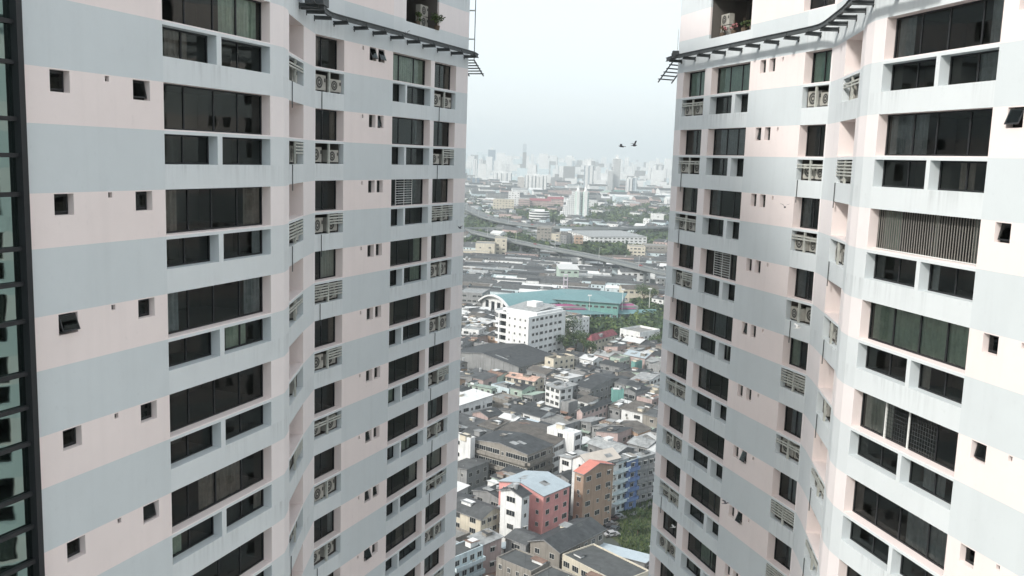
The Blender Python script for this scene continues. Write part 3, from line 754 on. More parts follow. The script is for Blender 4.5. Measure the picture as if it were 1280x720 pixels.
        if rnd.random() < .6:
            c_ = MB(); c_.cyl((0, 0, -.5), (0, 0, 3), .04, n=5); c_.bar((-.6, 0, 2.8), (.6, 0, 2.8), .04); c_.bar((-.4, 0, 2.4), (.4, 0, 2.4), .04)
            c_.build('antenna', M['steel'], root, (rnd.uniform(x0+.5, x1-.5), rnd.uniform(y0+.5, y1-.5), h+(0 if rt.startswith('flat') else rise*.4)))
    for k in range(tank):
        o = link('water_tank', TANK, root, (rnd.uniform(x0+1, x1-1), rnd.uniform(y0+1, y1-1), h+(.05 if rt.startswith('flat') else rise*.4)))
    return root

def rect3(A, B, C, h):
    a, b, c = [Vector(at(*q, h)) for q in (A, B, C)]
    e1, e2 = b-a, c-b; a1 = atan2(e1.y, e1.x); a2 = atan2(e2.y, e2.x)-pi/2
    a1 = (a1+a2)/2 if abs(a1-a2) < 1 else a1
    cen = (a+c)/2; ux = Vector((cos(a1), sin(a1))); uy = Vector((-sin(a1), cos(a1))); dg = c-a
    return cen.x, cen.y, max(abs(dg.dot(ux)), 2), max(abs(dg.dot(uy)), 2), a1
CLUT = 1
def B3(name, label, A, B, C, h, cat='building', grow=(0, 0), **k):
    if name in ('shophouse', 'warehouse', 'house'): k.setdefault('clutter', 1)
    if name in ('warehouse', 'house') and B[1] < 515 and h < 16: h *= .78
    cx, cy, w, d, a = rect3(A, B, C, h); return building(name, label, cat, cx, cy, w+grow[0], d+grow[1], a, h, **k)

S = 'shophouse'
B3(S, 'pale blue shophouse with dark flat roof at the bottom left corner', (548, 690), (568, 700.5), (604, 683), 12, S, wall='paleblue', roof='darkslab', rt='flat', fl=4, wins=(2.2, 1.9), parapet=.3, acs=.3, balc=(1,), tank=0)
B3(S, 'pinkish shophouse with pale sheet roof beside the pale blue shophouse', (587, 671), (604, 683), (627, 673), 11, S, wall='palepink', roof='light', rt='shedy', rise=.5, fl=3, wins=(3, 3), wmesh=(2, 2), awn_=[(1, 'rust')])
B3('canopy', 'pale blue sheet canopy reaching to the dark lane at bottom', (627, 681), (632, 690), (648, 681), 5, 'canopy', wall='grey', roof='blue', rt='shedx', rise=.4, fl=1, wins=(0, 0), grow=(1, 2))
B3(S, 'weathered beige block with dark flat roof and white kerb, centre bottom', (620.5, 698), (663, 722), (688, 704), 12, S, wall='beige', roof='darkslab', rt='flat', fl=4, wins=(2.4, 2.4), parapet=.35, seed=3)
B3(S, 'dark flat roofed block with pale kerb at the very bottom edge', (663, 722), (712, 752), (738, 728), 12.5, S, wall='beige', roof='darkslab', rt='flat', fl=4, wins=(2.4, 2.4), parapet=.35, seed=4)
B3('warehouse', 'large dark gabled warehouse right of the salmon pink block', (663, 675.5), (705, 694.5), (755, 660.5), 11, 'warehouse', wall='beige', roof='dark', rt='gabley', rise=1.6, fl=3, wins=(3.2, 3), seed=6)
B3(S, 'long dark roofed block with cream parapet wall at the bottom right', (703, 694.5), (775, 727), (812, 715), 10, S, wall='cream', roof='darkslab', rt='flat', fl=3, wins=(2.7, 4), wmesh=(1, 0), seed=9, parapet=.4)
B3('shed', 'long pale blue sheet roofed shed beside the grassy lot', (734, 684), (806, 713), (815, 697), 7, 'shed', wall='grey', roof='blue', rt='shedx', rise=.4, fl=2, wins=(0, 4))
B3('apartment_block', 'salmon pink five storey block with pale blue roof', (624, 601), (679.5, 619.5), (712, 606), 16, 'apartment block', wall='pink', roof='blue', rt='gabley', rise=1.6, fl=5, wins=(3.6, 3.1), wmesh=(4, 0), seed=12, overhang=.35)
B3('house', 'white house front with dark roof against the pink block', (626, 612), (651.7, 622), (662, 616), 17.6, 'house', wall='white', roof='dark', rt='gabley', rise=1.1, fl=5, wins=(3.5, 2.4), wmesh=(3, 2), seed=8, tank=1, grow=(0, 0))
B3('house', 'cream gabled house with big green grey roof at the left tower foot', (562, 634), (601, 650), (629, 636), 11, 'house', wall='cream', roof='grey', rt='gablex', rise=1.6, fl=4, wins=(4.2, 2), wmesh=(1, 2), seed=10)
B3(S, 'white narrow shophouse facing the lane between cream house and pink block', (623, 634), (631, 640), (655, 628), 11, S, wall='paleblue', roof='light', rt='shedy', rise=.3, fl=4, wins=(3, 2.6), wmesh=(1, 3), seed=22, awn_=[(1, 'grey')])
B3('canopy', 'bright crimson canopy at the foot of the pink block', (655, 664), (662, 670.5), (669, 667), 3.5, 'canopy', wall='dark', roof='maroon', rt='shedx', rise=.3, fl=1, wins=(0, 0))
B3('canopy', 'long pale walkway roof along the brown brick block', (722, 646), (734, 653), (768, 633), 3.6, 'canopy', wall='dark', roof='light', rt='shedy', rise=.3, fl=1, wins=(0, 0))
B3('shed', 'small white roofed shed at the left tower foot', (556, 610), (571, 618), (585, 609), 7, 'shed', wall='white', roof='white', rt='shedy', rise=.5, fl=2, wins=(2, 2), wmesh=(1, 1))
B3('shed', 'grey slab roofed shed stepped above the dark trees on the left', (560, 582), (585, 592), (611, 579), 9, 'shed', wall='grey', roof='grey', rt='shedx', rise=.8, fl=3, wins=(3, 3))
B3(S, 'large dark roofed shophouse block with beige galleried facades', (591, 549), (659, 569), (691, 555.5), 14, S, wall='beige', roof='dark', rt='gabley', rise=1.2, fl=4, wins=(2.6, 2.6), wmesh=(3, 3), seed=16, balc=(0, 1), overhang=.2)
B3(S, 'long dark roofed wing adjoining the galleried block on its far side', (620, 539), (692, 555), (728, 541), 13, S, wall='white', roof='brown', rt='gablex', rise=1.2, fl=4, wins=(2.8, 2.6), wmesh=(3, 3), seed=17, overhang=.2)
B3('house', 'plain white box house at the left tower edge with one small window', (560, 540), (587, 551), (592, 549), 15, 'house', wall='white', roof='slab', rt='flat', fl=4, wins=(6, 0), seed=2, winskip=.5)
B3('house', 'white flat roofed house standing above the dark roofs, centre', (684, 534), (717, 544), (727, 539), 16, 'house', wall='white', roof='white', rt='flatw', fl=5, wins=(9, 2.2), wmesh=(1, 3), parapet=.15, tank=0)
B3('house', 'white house with arched gallery windows behind the coral roofed block', (700, 570), (716, 577), (737, 568), 13, 'house', wall='white', roof='light', rt='shedx', rise=.5, fl=4, wins=(2.4, 3), wmesh=(3, 0), seed=41)
B3('apartment_block', 'cream roofed gabled block just behind the coral roofed block', (716, 572), (738, 585), (774, 571), 17, 'apartment block', wall='white', roof='cream', rt='gabley', rise=1.8, fl=5, wins=(3.5, 3.2), wmesh=(0, 2), seed=5, acs=.2)
B3('apartment_block', 'brown brick block with coral gabled roof and cream corner columns', (719.5, 589), (733, 595), (766, 580), 17.5, 'apartment block', wall='brown', roof='red', rt='gablex', rise=1.8, fl=5, wins=(2.1, 3.6), wmesh=(4, 1), seed=25, overhang=.3, grow=(.6, 0), acs=.2)
B3(S, 'white narrow shophouse row right of the brown brick block', (757, 577), (769, 584), (786, 573), 15.5, S, wall='paleblue', roof='light', rt='shedy', rise=.4, fl=5, wins=(2.4, 2.1), wmesh=(2, 2), seed=26, balc=(1,))
B3(S, 'blue painted narrow shophouse in the white row', (775, 573), (786, 581), (798, 573), 15, S, wall='blue', roof='blue', rt='shedy', rise=.4, fl=5, wins=(2.4, 2.3), wmesh=(2, 2), seed=27, balc=(1,))
B3(S, 'grey white shophouse right of the blue shophouse', (787, 570), (799, 579), (818, 568), 14, S, wall='grey', roof='light', rt='shedy', rise=.4, fl=4, wins=(2.4, 2.4), wmesh=(2, 2), seed=28, balc=(1,))
B3(S, 'white shophouse disappearing behind the right tower beyond the blue one', (806, 566), (820, 574), (850, 560), 13, S, wall='white', roof='white', rt='shedy', rise=.4, fl=4, wins=(2.4, 2.4), wmesh=(2, 2), seed=29)
B3('warehouse', 'grey white low gabled roof right of the white house', (735, 553), (770, 570), (793, 560), 13, 'warehouse', wall='grey', roof='light', rt='gablex', rise=1.2, fl=3, wins=(3, 3), seed=30)
B3('warehouse', 'brightest white sheet roof with windowed wall beside the left tower', (548, 500), (573, 511.5), (615.5, 498), 11, 'warehouse', wall='white', roof='white', rt='shedy', rise=1.5, fl=2, wins=(2.8, 2.8), wmesh=(1, 3), seed=19)
B3('house', 'pale green roofed house behind the bright white sheet roof', (585, 480), (610, 491), (620, 486), 10, 'house', wall='mint', roof='green', rt='shedx', rise=.6, fl=3, wins=(3, 3))
B3('house', 'house with peach apricot sheet roof', (632, 470), (668, 478), (680, 472), 10, 'house', wall='cream', roof='orange', rt='gablex', rise=1, fl=3, wins=(3, 3), wmesh=(1, 0))
B3('house', 'two storey white house with stacked windows in the middle of the roofs', (682, 481), (697, 494), (716, 484), 13, 'house', wall='white', roof='light', rt='shedy', rise=.8, fl=4, wins=(2.2, 3), wmesh=(1, 1), tank=1)
B3('house', 'white rectangular roofed house among the centre roofs', (693, 470), (712, 478), (728, 471), 11, 'house', wall='white', roof='white', rt='shedx', rise=.6, fl=3, wins=(3, 3))
B3('house', 'cream fronted house with brown flat roof left of the trees', (681, 448), (697, 456), (718, 446), 11, 'house', wall='cream', roof='brown', rt='flat', fl=3, wins=(3, 3), parapet=.8)
B3('house', 'teal green walled narrow house with water tank, centre right', (766, 489), (775, 499), (778, 487), 12, 'house', wall='green', roof='slab', rt='flat', fl=4, wins=(0, 0), tank=1)
B3('house', 'small green walled house near the right tower', (789, 453), (799, 458), (803, 452), 9, 'house', wall='green', roof='light', rt='flat', fl=2, wins=(0, 0))
B3('house', 'white house with pale lilac roof and row of dark windows by the right tower', (789, 474), (820, 483), (834, 468), 10, 'house', wall='white', roof='light', rt='gablex', rise=1.4, fl=3, wins=(2.6, 3), wmesh=(3, 1))
B3('house', 'pink and cream house with small windows among dark roofs, right of centre', (728, 514), (745, 508), (757, 500), 11, 'house', wall='palepink', roof='dark', rt='gablex', rise=1, fl=3, wins=(2.6, 2.6))
B3('warehouse', 'vast dark grey low roof in front of the white balcony building', (560, 440), (648, 462), (698, 446), 9, 'warehouse', wall='grey', roof='dark', rt='gabley', rise=3, fl=2, wins=(0, 4), seed=31)
B3('warehouse', 'broad dark blue-grey roof in the centre right with arcade front', (716, 481), (752, 494), (788, 472), 9, 'warehouse', wall='grey', roof='dark', rt='gablex', rise=2.2, fl=2, wins=(2, 3), wmesh=(0, 0), seed=32)
B3('house', 'maroon hip roofed house with cream walls beside the trees', (736, 425), (757, 432), (768, 418), 9, 'house', wall='cream', roof='maroon', rt='hip', rise=3, fl=2, wins=(3, 3), overhang=1.2)
B3('school_building', 'low white building with green flat roof near the right tower', (775, 413), (804, 423), (825, 414), 8, 'building', wall='white', roof='slab', rt='flat', fl=2, wins=(3, 3), parapet=1.2, seed=33)
B3('house', 'brown roofed low house in front of the low white building', (776, 421), (797, 433), (805, 426), 6, 'house', wall='white', roof='brown', rt='gablex', rise=1.6, fl=1, wins=(3, 3))
B3('house', 'white four storey narrow house left of the green field', (706, 399), (721, 404), (737, 397), 15, 'house', wall='white', roof='slab', rt='flat', fl=4, wins=(3.5, 3), wmesh=(1, 4))

# the white balcony building with curved corner
def balcony_building():
    cx, cy, w, d, a = rect3((622, 391), (660, 397), (700, 388), 22)
    w, d = 24, 32; H = 22
    c0 = Vector(at(661, 397, 22)); ux = Vector((cos(radians(-38)), sin(radians(-38)))); uy = Vector((-ux.y, ux.x)); cen = c0 - ux*w/2 + uy*d/2
    FOOT.append((cen.x, cen.y, 20, w, d, radians(-38)))
    r = thing('balcony_building', 'white six storey building with curved corner and dark balcony bands', 'building', (cen.x, cen.y, GZ), radians(-38))
    b = MB(); R = 5; n = 6
    # the left end of the near-left face is rounded and recessed behind balconies
    fl = 6; fh = H/fl
    core = [(-w/2+R+3.2, -d/2+3.4), (-2, -d/2+3.4), (-2, -d/2), (w/2, -d/2), (w/2, d/2), (-w/2+3.4, d/2), (-w/2+3.4, -d/2+R+3.4)]
    for i in range(len(core)):
        p, q = core[i], core[(i+1) % len(core)]; b.quad((*p, 0), (*q, 0), (*q, H), (*p, H))
    b.poly([(x, y, H) for x, y in core]); b.build('wall', W['white'], r)
    pa = [(-2, -d/2), (-w/2+R, -d/2)] + [(-w/2+R-R*sin(pi/2*i/n), -d/2+R-R*cos(pi/2*i/n)) for i in range(1, n+1)] + [(-w/2, d/2-8)]
    for k in range(fl+1):
        z = k*fh; b = MB()
        for p, q in zip(pa, pa[1:]):
            b.quad((*p, z-.25), (*q, z-.25), (*q, z+1.1), (*p, z+1.1)); 
            b.quad((p[0]+.0, p[1], z), (q[0], q[1], z), (q[0]*.8, q[1]*.8, z), (p[0]*.8, p[1]*.8, z))
        b.build('balcony', W['white'], r)
    for k in range(fl):
        for u in (0, 3.4, 6.8, 10): o = link('window', WIN[4], r, (u, -d/2, k*fh+1.3))
        for u in (-12, -8.8, -5, -1, 3, 7, 11): o = link('window', WIN[3 if u in (-5, 3, 11) else 1], r, (w/2, u, k*fh+1.2), pi/2)
        for u in (-5.2,):
            q = MB(); q.box(u-2.9, -d/2+3.3, k*fh+.1, u+2.9, -d/2+3.38, k*fh+fh-.3); q.build('balcony_door', M['pane'], r)  # door panels made full dark, carrying the recess's shade in their colour
        q = MB(); q.box(-w/2+3.3, -d/2+R+3.5, k*fh+.1, -w/2+3.38, d/2-9, k*fh+fh-.3); q.build('balcony_door', M['pane'], r)  # same dark panel on the left side, recess shade put into its colour
    for x in (-2.2, -w/2+R-.3): q = MB(); q.box(x, -d/2-.05, 0, x+.8, -d/2+1.3, H); q.build('column', W['white'], r)
    q = MB(); q.box(-w/2+1, -d/2+8, H+.01, w/2-1, d/2-1, H+1.2, 1); q.obox((-w/2+2, -d/2+10, H+1.25), (w-5, 0, 0), (0, d-14, 1.6), (0, 0, .15), 0); q.box(-3, 2, H+1.3, 3, 8, H+4.5, 1)
    q.build('roof', [RF['light'], W['white']], r)
balcony_building()

# teal roofed sports halls
def barrel(name, label, p, q, width, eave, crown, endarch=True):
    p, q = Vector(p), Vector(q); e = q-p; L = e.length; ang = atan2(e.y, e.x); c = (p+q)/2
    FOOT.append((c.x, c.y, L/2, L, width, ang)); FOOT.append((p.x, p.y, width*.6, 1, 1, 0)); FOOT.append((q.x, q.y, width*.6, 1, 1, 0))
    r = thing(name, label, 'sports hall', (c.x, c.y, GZ), ang)
    n = 14; A = [(-width/2+width*i/n) for i in range(n+1)]; Z = [eave+(crown-eave)*(1-(2*y/width)**2) for y in A]
    b = MB()
    for i in range(n):
        b.quad((-L/2, A[i], Z[i]), (L/2, A[i], Z[i]), (L/2, A[i+1], Z[i+1]), (-L/2, A[i+1], Z[i+1]))
        b.quad((-L/2, A[i], Z[i]-.3), (L/2, A[i], Z[i]-.3), (L/2, A[i+1], Z[i+1]-.3), (-L/2, A[i+1], Z[i+1]-.3))
    b.build('roof', RF['teal'], r)
    b = MB(); b.box(-L/2+2, -width/2+1, 0, L/2-2, width/2-1, eave, skip='bt')
    for x in (-L/2+2, L/2-2): b.poly([(x, -width/2+1, eave)]+[(x, y*.96, z-.35) for y, z in zip(A, Z)]+[(x, width/2-1, eave)])
    b.build('wall', W['white'], r)
    if endarch:
        for x in (-L/2-.8,):
            b = MB()
            for i in range(n): b.obox((x, A[i], Z[i]-.7), (1.6, 0, 0), (0, A[i+1]-A[i], Z[i+1]-Z[i]), (0, 0, 1.0))
            b.build('end_arch', W['white'], r)
        for y in (-width*.3, -width*.1, width*.1, width*.3): q2 = MB(); q2.box(-L/2+1.9, y-1.6, 2, -L/2+1.97, y+1.6, eave+1); q2.build('window', M['pane'], r)
    for i in range(10):
        q2 = MB(); q2.box(-L/2+6+i*(L-12)/10, -width/2+.9, eave-2.6, -L/2+4+(i+1)*(L-12)/10, -width/2+.98, eave-.8); q2.build('side_window', M['pane'], r)
    return r
p1 = at(617, 372, 13); p2 = at(703, 364, 13)
barrel('sports_hall', 'long teal barrel roofed hall with white arched end', p1, (p1[0]+42, p1[1]+34), 30, 9, 14.5)
c1 = at(737, 366, 14)
building('sports_hall', 'larger teal hip roofed hall right of the barrel roofed one', 'sports hall', c1[0], c1[1]+6, 44, 46, radians(-12), 11, 'green', 'teal', 'hip', 2, (4, 4), (3, 3), rise=4, overhang=1.5)
g1 = at(745, 386, 6)
def grandstand():
    r = thing('grandstand', 'low stand with magenta seat band above a teal lean-to roof', 'grandstand', (g1[0]-2, g1[1], GZ), radians(14))
    FOOT.append((g1[0], g1[1], 26, 62, 14, 0))
    mg = wmat('magenta_band', (.28, .08, .17), streak=.1)
    b = MB(); b.box(-31, 0, 0, 31, 14, 7.5); b.build('wall', W['grey'], r)
    b = MB(); b.obox((-31, -.6, 5.6), (60, 0, 0), (0, 4.5, 2.6), (0, 0, .3)); b.build('magenta_band', mg, r)
    b = MB(); b.obox((-31, -8, 3.6), (74, 0, 0), (0, 7.3, 1.6), (0, 0, .2)); b.build('roof', RF['teal'], r)
    b = MB(); b.obox((-31, 8, 9.5), (58, 0, 0), (0, 6, .8), (0, 0, .2)); b.build('upper_roof', RF['light'], r)
    for i in range(12): b = MB(); b.box(-30.5+i*6.6, -7.8, 0, -30.2+i*6.6, -7.5, 3.7); b.build('post', W['white'], r)
grandstand()
t1 = at(706, 376, 0)
b = MB(); 
for dx, dy in ((-1, -1), (1, -1), (1, 1), (-1, 1)): b.box(dx*1.3-.2, dy*1.3-.2, 0, dx*1.3+.2, dy*1.3+.2, 19)
for z in (5, 10, 15, 18.6): b.box(-1.6, -1.6, z, 1.6, 1.6, z+.3)
lt_ = b.build('lattice_tower', wmat('mast_paint', (.5, .45, .5)), None, (t1[0], t1[1], GZ)); tag(lt_, 'pale square stair mast between the two teal halls', 'tower')
for i, (px, pyb, h, lab) in enumerate(((777, 398, 19, 'tall floodlight pole at the teal lean-to roof'), (811, 392, 17, 'floodlight pole among bushes near the right tower'), (736, 398, 15, 'short floodlight pole by the magenta band'))):
    x, y = at(px, pyb, 0); r = thing('floodlight_pole', lab, 'pole', (x, y, GZ), 0, 'floodlight poles of the sports ground')
    b = MB(); b.cyl((0, 0, 0), (0, 0, h), .22, .12, 8); b.build('pole', W['white'], r)
    b = MB(); b.box(-1.2, -.3, h-.5, 1.2, .1, h+.3); b.build('lamp_head', W['white'], r)
# ------------------------------------------------------------------ ground, roads, lot
GR = mat('city_ground', (.075, .085, .075), .95, .35, .02)
b = MB(); b.quad((-9000, 60, GZ), (12000, 60, GZ), (14000, 30000, GZ), (-12000, 30000, GZ)); b.quad((-9000, -3000, GZ), (12000, -3000, GZ), (12000, 60, GZ), (-9000, 60, GZ))
tag(b.build('ground', GR), kind='structure')
asph = mat('asphalt', (.055, .057, .06), .9, .25, .4)
def strip(name, pts, w, m, z, kerb=False):
    b = MB(); P = [Vector(p) for p in pts]
    for i in range(len(P)-1):
        d = (P[i+1]-P[i]).normalized(); n = Vector((-d.y, d.x))*w/2
        b.quad((*(P[i]-n), z), (*(P[i+1]-n), z), (*(P[i+1]+n), z), (*(P[i]+n), z))
        if kerb:
            for s in (-1, 1):
                k = n.normalized()*s*(w/2+.01); m2 = n.normalized()*s*1.6
                a, c = P[i]+k, P[i+1]+k; b.obox((a.x, a.y, GZ), (c.x-a.x, c.y-a.y, 0), (m2.x, m2.y, 0), (0, 0, .13), 1)
    return tag(b.build(name, [m, W['grey']]), kind='structure')
LANES = []
def lane(pts, w, kerb=True):
    P = [at(*p) for p in pts]; strip('road', P, w, asph, GZ+.02+.004*len(LANES), kerb)
    for a, c in zip(P, P[1:]): LANES.append((a, c, w))
lane([(560, 636), (586, 622), (645, 598), (700, 572), (722, 556)], 7)
lane([(633, 706), (660, 676), (720, 648), (775, 640), (840, 600)], 6)
lane([(650, 676), (705, 712)], 3, False)
lane([(560, 470), (640, 488), (700, 512), (760, 536), (830, 560)], 4, False)
g = MB(); q = [at(*p) for p in ((774, 643), (850, 622), (850, 720), (800, 700), (764, 672))]; g.poly([(x, y, GZ+.05) for x, y in q])
tag(g.build('grass_lot', mat('rough_grass_soil', (.07, .085, .04), .95, .5, .35)), kind='structure')
rnd = random.Random(5); b = MB()
for _ in range(9000):
    px, py = rnd.uniform(764, 850), rnd.uniform(625, 712)
    if px < 770+abs(py-655)*.15: continue
    x, y = at(px, py); s = rnd.uniform(.12, .45)*(1 if rnd.random() < .93 else 2.2); a = rnd.random()*6.28
    b.poly([(x-cos(a)*s*.4, y-sin(a)*s*.4, GZ+.04), (x+cos(a)*s*.4, y+sin(a)*s*.4, GZ+.04), (x+rnd.uniform(-.3, .3), y+rnd.uniform(-.3, .3), GZ+.04+s*1.6)], rnd.choice((0, 0, 1, 2)))
tag(b.build('rough_grass', [M['leaf'], M['leaf2'], M['leaf3']]), 'rough green grass and weeds covering the vacant lot', 'grass', kind='stuff')

# parked cars, motorbikes
def car_meshes():
    body = MB(); prof = [(-2.1, .35), (-2.15, .75), (-1.5, .88), (-1.0, 1.38), (.55, 1.42), (1.15, .95), (2.0, .82), (2.15, .5), (2.1, .35)]
    for s in (-1, 1): body.poly([(x, s*.85, z) for x, z in prof])
    for (a, c) in zip(prof, prof[1:]): body.quad((a[0], -.85, a[1]), (c[0], -.85, c[1]), (c[0], .85, c[1]), (a[0], .85, a[1]))
    gl = MB(); 
    for s in (-1, 1): gl.poly([(-1.25, s*.86, .95), (-.95, s*.86, 1.33), (.5, s*.86, 1.36), (.95, s*.86, .98)])
    gl.quad((.62, -.75, 1.39), (1.12, -.78, .99), (1.12, .78, .99), (.62, .75, 1.39)); gl.quad((-1.05, -.75, 1.36), (-1.48, -.78, .92), (-1.48, .78, .92), (-1.05, .75, 1.36))
    wh = MB(); wh.cyl((0, -.1, 0), (0, .1, 0), .33, n=12)
    return body, gl.mesh('windows', M['pane']), wh.mesh('wheel', M['acdark'])
cb, cg, cw = car_meshes(); PAINT = {}
LASTCAR = [None]
def car(x, y, ang, c, label):
    if c not in PAINT: PAINT[c] = cb.mesh('body', mat('car_paint', c, .3, .05, 1, spec=.5))
    r = thing('parked_car', label, 'car', (x, y, GZ+.03), ang, 'parked cars'); link('body', PAINT[c], r); link('windows', cg, r)
    LASTCAR[0] = r
    for dx in (-1.35, 1.35):
        for dy in (-.78, .78): link('wheel', cw, r, (dx, dy, .33))
for i, (px, py, a, c, lab) in enumerate((
 (764, 650, 20, (.10, .06, .06), 'dark red car parked by the grassy lot'), (770, 647, 22, (.30, .32, .33), 'grey van-like car at the top of the grassy lot'),
 (758, 656, 18, (.32, .33, .35), 'silver car below the dark red one'), (761, 662, 15, (.05, .05, .055), 'black car beside the lot behind the warehouse'),
 (768, 664, 60, (.06, .07, .08), 'dark car nearest the grass edge'), (765, 670, 20, (.4, .41, .42), 'light grey car by the blue shed roof'),
 (779, 634, 50, (.5, .5, .5), 'white car in the street beside the shophouse row'), (790, 628, 50, (.08, .08, .09), 'black car in the street under the blue shophouse'),
 (800, 622, 50, (.3, .1, .1), 'red car in the street near the right tower'), (598, 611, 48, (.3, .3, .32), 'grey car in the dark lane on the left'), (639, 688, 40, (.1, .1, .11), 'dark car in the lane by the beige block'))):
    x, y = at(px, py); car(x, y, radians(a), c, lab)
def bike_mesh():
    b = MB()
    for x in (-.62, .62): b.cyl((x, -.06, .3), (x, .06, .3), .3, n=10, mi=1)
    b.bar((-.6, 0, .3), (-.1, 0, .65), .16, .2); b.bar((-.1, 0, .62), (.45, 0, .8), .2, .16); b.box(-.65, -.13, .7, .05, .13, .82, 1); b.bar((.5, 0, .85), (.62, 0, .3), .08); b.bar((.45, -.33, 1.0), (.45, .33, 1.0), .05)
    return b.mesh('motorbike', [M['clutter'], M['acdark']])
bm = bike_mesh(); rnd = random.Random(8)
for i in range(26):
    px, py = 757+rnd.uniform(0, 15), 655+rnd.uniform(0, 18); x, y = at(px, py)
    tag(link('motorbike', bm, None, (x, y, GZ+.03), rnd.uniform(.5, 1.1)), 'motorbike parked in the row between warehouse and grass', 'motorbike', 'motorbikes beside the grassy lot')

pb_ = MB(); pb_.cyl((0, 0, 0), (0, 0, 10), .17, .11, 8); pb_.box(-1.1, -.06, 9.2, 1.1, .06, 9.35); pb_.box(-.9, -.06, 8.3, .9, .06, 8.42); pb_.box(-.3, -.35, 7.2, .3, -.12, 8)
PB = pb_.mesh('utility_pole', W['grey']); pp = []
for i, (px, py) in enumerate(((578, 622), (594, 615), (610, 608), (626, 601), (643, 594), (662, 586), (682, 578))):
    x, y = at(px, py); tag(link('utility_pole', PB, None, (x, y, GZ), radians(-40)), f'{["first", "second", "third", "fourth", "fifth", "sixth", "seventh"][i]} concrete utility pole from the left in the dark lane', 'utility pole', 'utility poles along the left lane'); pp.append(Vector((x, y, GZ+9.3)))
cbm = MB()
for a, c in zip(pp, pp[1:]):
    for off in (-1, -.4, .4, 1):
        pv = None
        for k in range(7):
            q = a.lerp(c, k/6)+Vector((.64*off, -.77*off, -.9*4*(k/6)*(1-k/6)))
            if pv is not None: cbm.bar(pv, q, .05)
            pv = q
tag(cbm.build('power_cables', M['frame']), 'bundle of black power cables sagging between the lane poles', 'cables')
# trees seen one by one
tl = [(702, 436, 0, 1.5, 'round dark tree left in the group beside the maroon roof'), (712, 432, 1, 1.5, 'tallest dark tree behind the maroon roofed house'), (720, 438, 2, 1.5, 'light green tree just left of the maroon roofed house'),
 (729, 441, 0, 1.2, 'small green tree at the cream wall under the maroon roof'), (738, 445, 2, 1.1, 'lowest green tree in the group beside the cream house'), (707, 443, 2, 1.4, 'dark shrubby tree at the foot of the white building'),
 (804, 382, 1, 1.4, 'large dark tree between the floodlight poles'), (815, 380, 0, 1.3, 'dark tree next to the right tower above the field'), (818, 443, 0, 1.1, 'dark tree touching the right tower beside the low white building'),
 (822, 432, 2, 1.1, 'small dark tree behind the low white building'), (603, 596, 0, .8, 'dark tree in the lane left of the pink block'), (612, 590, 2, .7, 'small dark tree further up the left lane'), (593, 603, 1, .7, 'dark tree over the left lane near the white shed'),
 (672, 670, 2, .45, 'small reddish bush at the foot of the pink block'), (797, 668, 2, .5, 'bush growing in the grassy lot'), (800, 648, 2, .4, 'yellowish bush at the lot edge by the right tower')]
for px, py, k, s, lab in tl:
    x, y = at(px, py); tree(x, y, k, s, lab, 'trees between the houses')

# ------------------------------------------------------------------ rows of houses filling the quarter
def overlaps(x, y, w, d, ang):
    r = hypot(w, d)/2
    for (cx, cy, rr, fw, fd, fa) in FOOT:
        if hypot(cx-x, cy-y) > r+rr: continue
        # sample points of candidate inside the other footprint (with margin) and the other way round
        for (ax, ay, aw, ad, aa, bx, by, bw, bd, ba) in ((x, y, w, d, ang, cx, cy, fw, fd, fa), (cx, cy, fw, fd, fa, x, y, w, d, ang)):
            for i in range(5):
                for j in range(5):
                    u, v = (i/4-.5)*aw, (j/4-.5)*ad; X = ax+u*cos(aa)-v*sin(aa)-bx; Y = ay+u*sin(aa)+v*cos(aa)-by
                    if abs(X*cos(ba)+Y*sin(ba)) < bw/2-.3 and abs(-X*sin(ba)+Y*cos(ba)) < bd/2-.3: return True
    for (a, c, lw) in LANES:
        a, c, p = Vector(a), Vector(c), Vector((x, y)); t = max(0, min(1, (p-a).dot(c-a)/(c-a).length_squared))
        if (p-(a+(c-a)*t)).length < lw/2+min(w, d)/2: return True
    return False
def in_view(x, y, m=0.03):
    r = x/y; return -.072-m < r < .19+m
ROWS = 0
rnd = random.Random(77)
rcol = ['dark']*9+['grey']*6+['light']*2+['brown']*2+['white']*2+['rust']*1+['blue', 'green', 'light']
rname = dict(dark='dark grey', grey='mid grey', light='pale grey', brown='brownish', white='white', rust='rusty', blue='pale blue', green='pale green', cream='cream')
wcol = ['white']*2+['grey']*8+['cream']*1+['beige']*3+['palepink', 'paleblue', 'mint', 'orange']
A0 = radians(-41); ux = Vector((cos(A0), sin(A0))); uy = Vector((-ux.y, ux.x))
cands = []
vv = -700
while vv < 900:
    dd = rnd.uniform(7.5, 10); uu = -700
    while uu < 500:
        ww = rnd.uniform(5.5, 13)
        cands.append((uu+ww/2, vv+dd/2, ww-.4, dd-.3)); uu += ww+(0 if rnd.random() < .8 else 4)
    vv += dd+(0 if rnd.random() < .55 else 4.5)
sel = []
for (u, v, w_, d_) in cands:
    c = ux*u+uy*v
    if 175 < c.y < 640 and in_view(c.x, c.y, .012): sel.append((c.y, c.x, w_, d_))
sel.sort()
cnt = {}
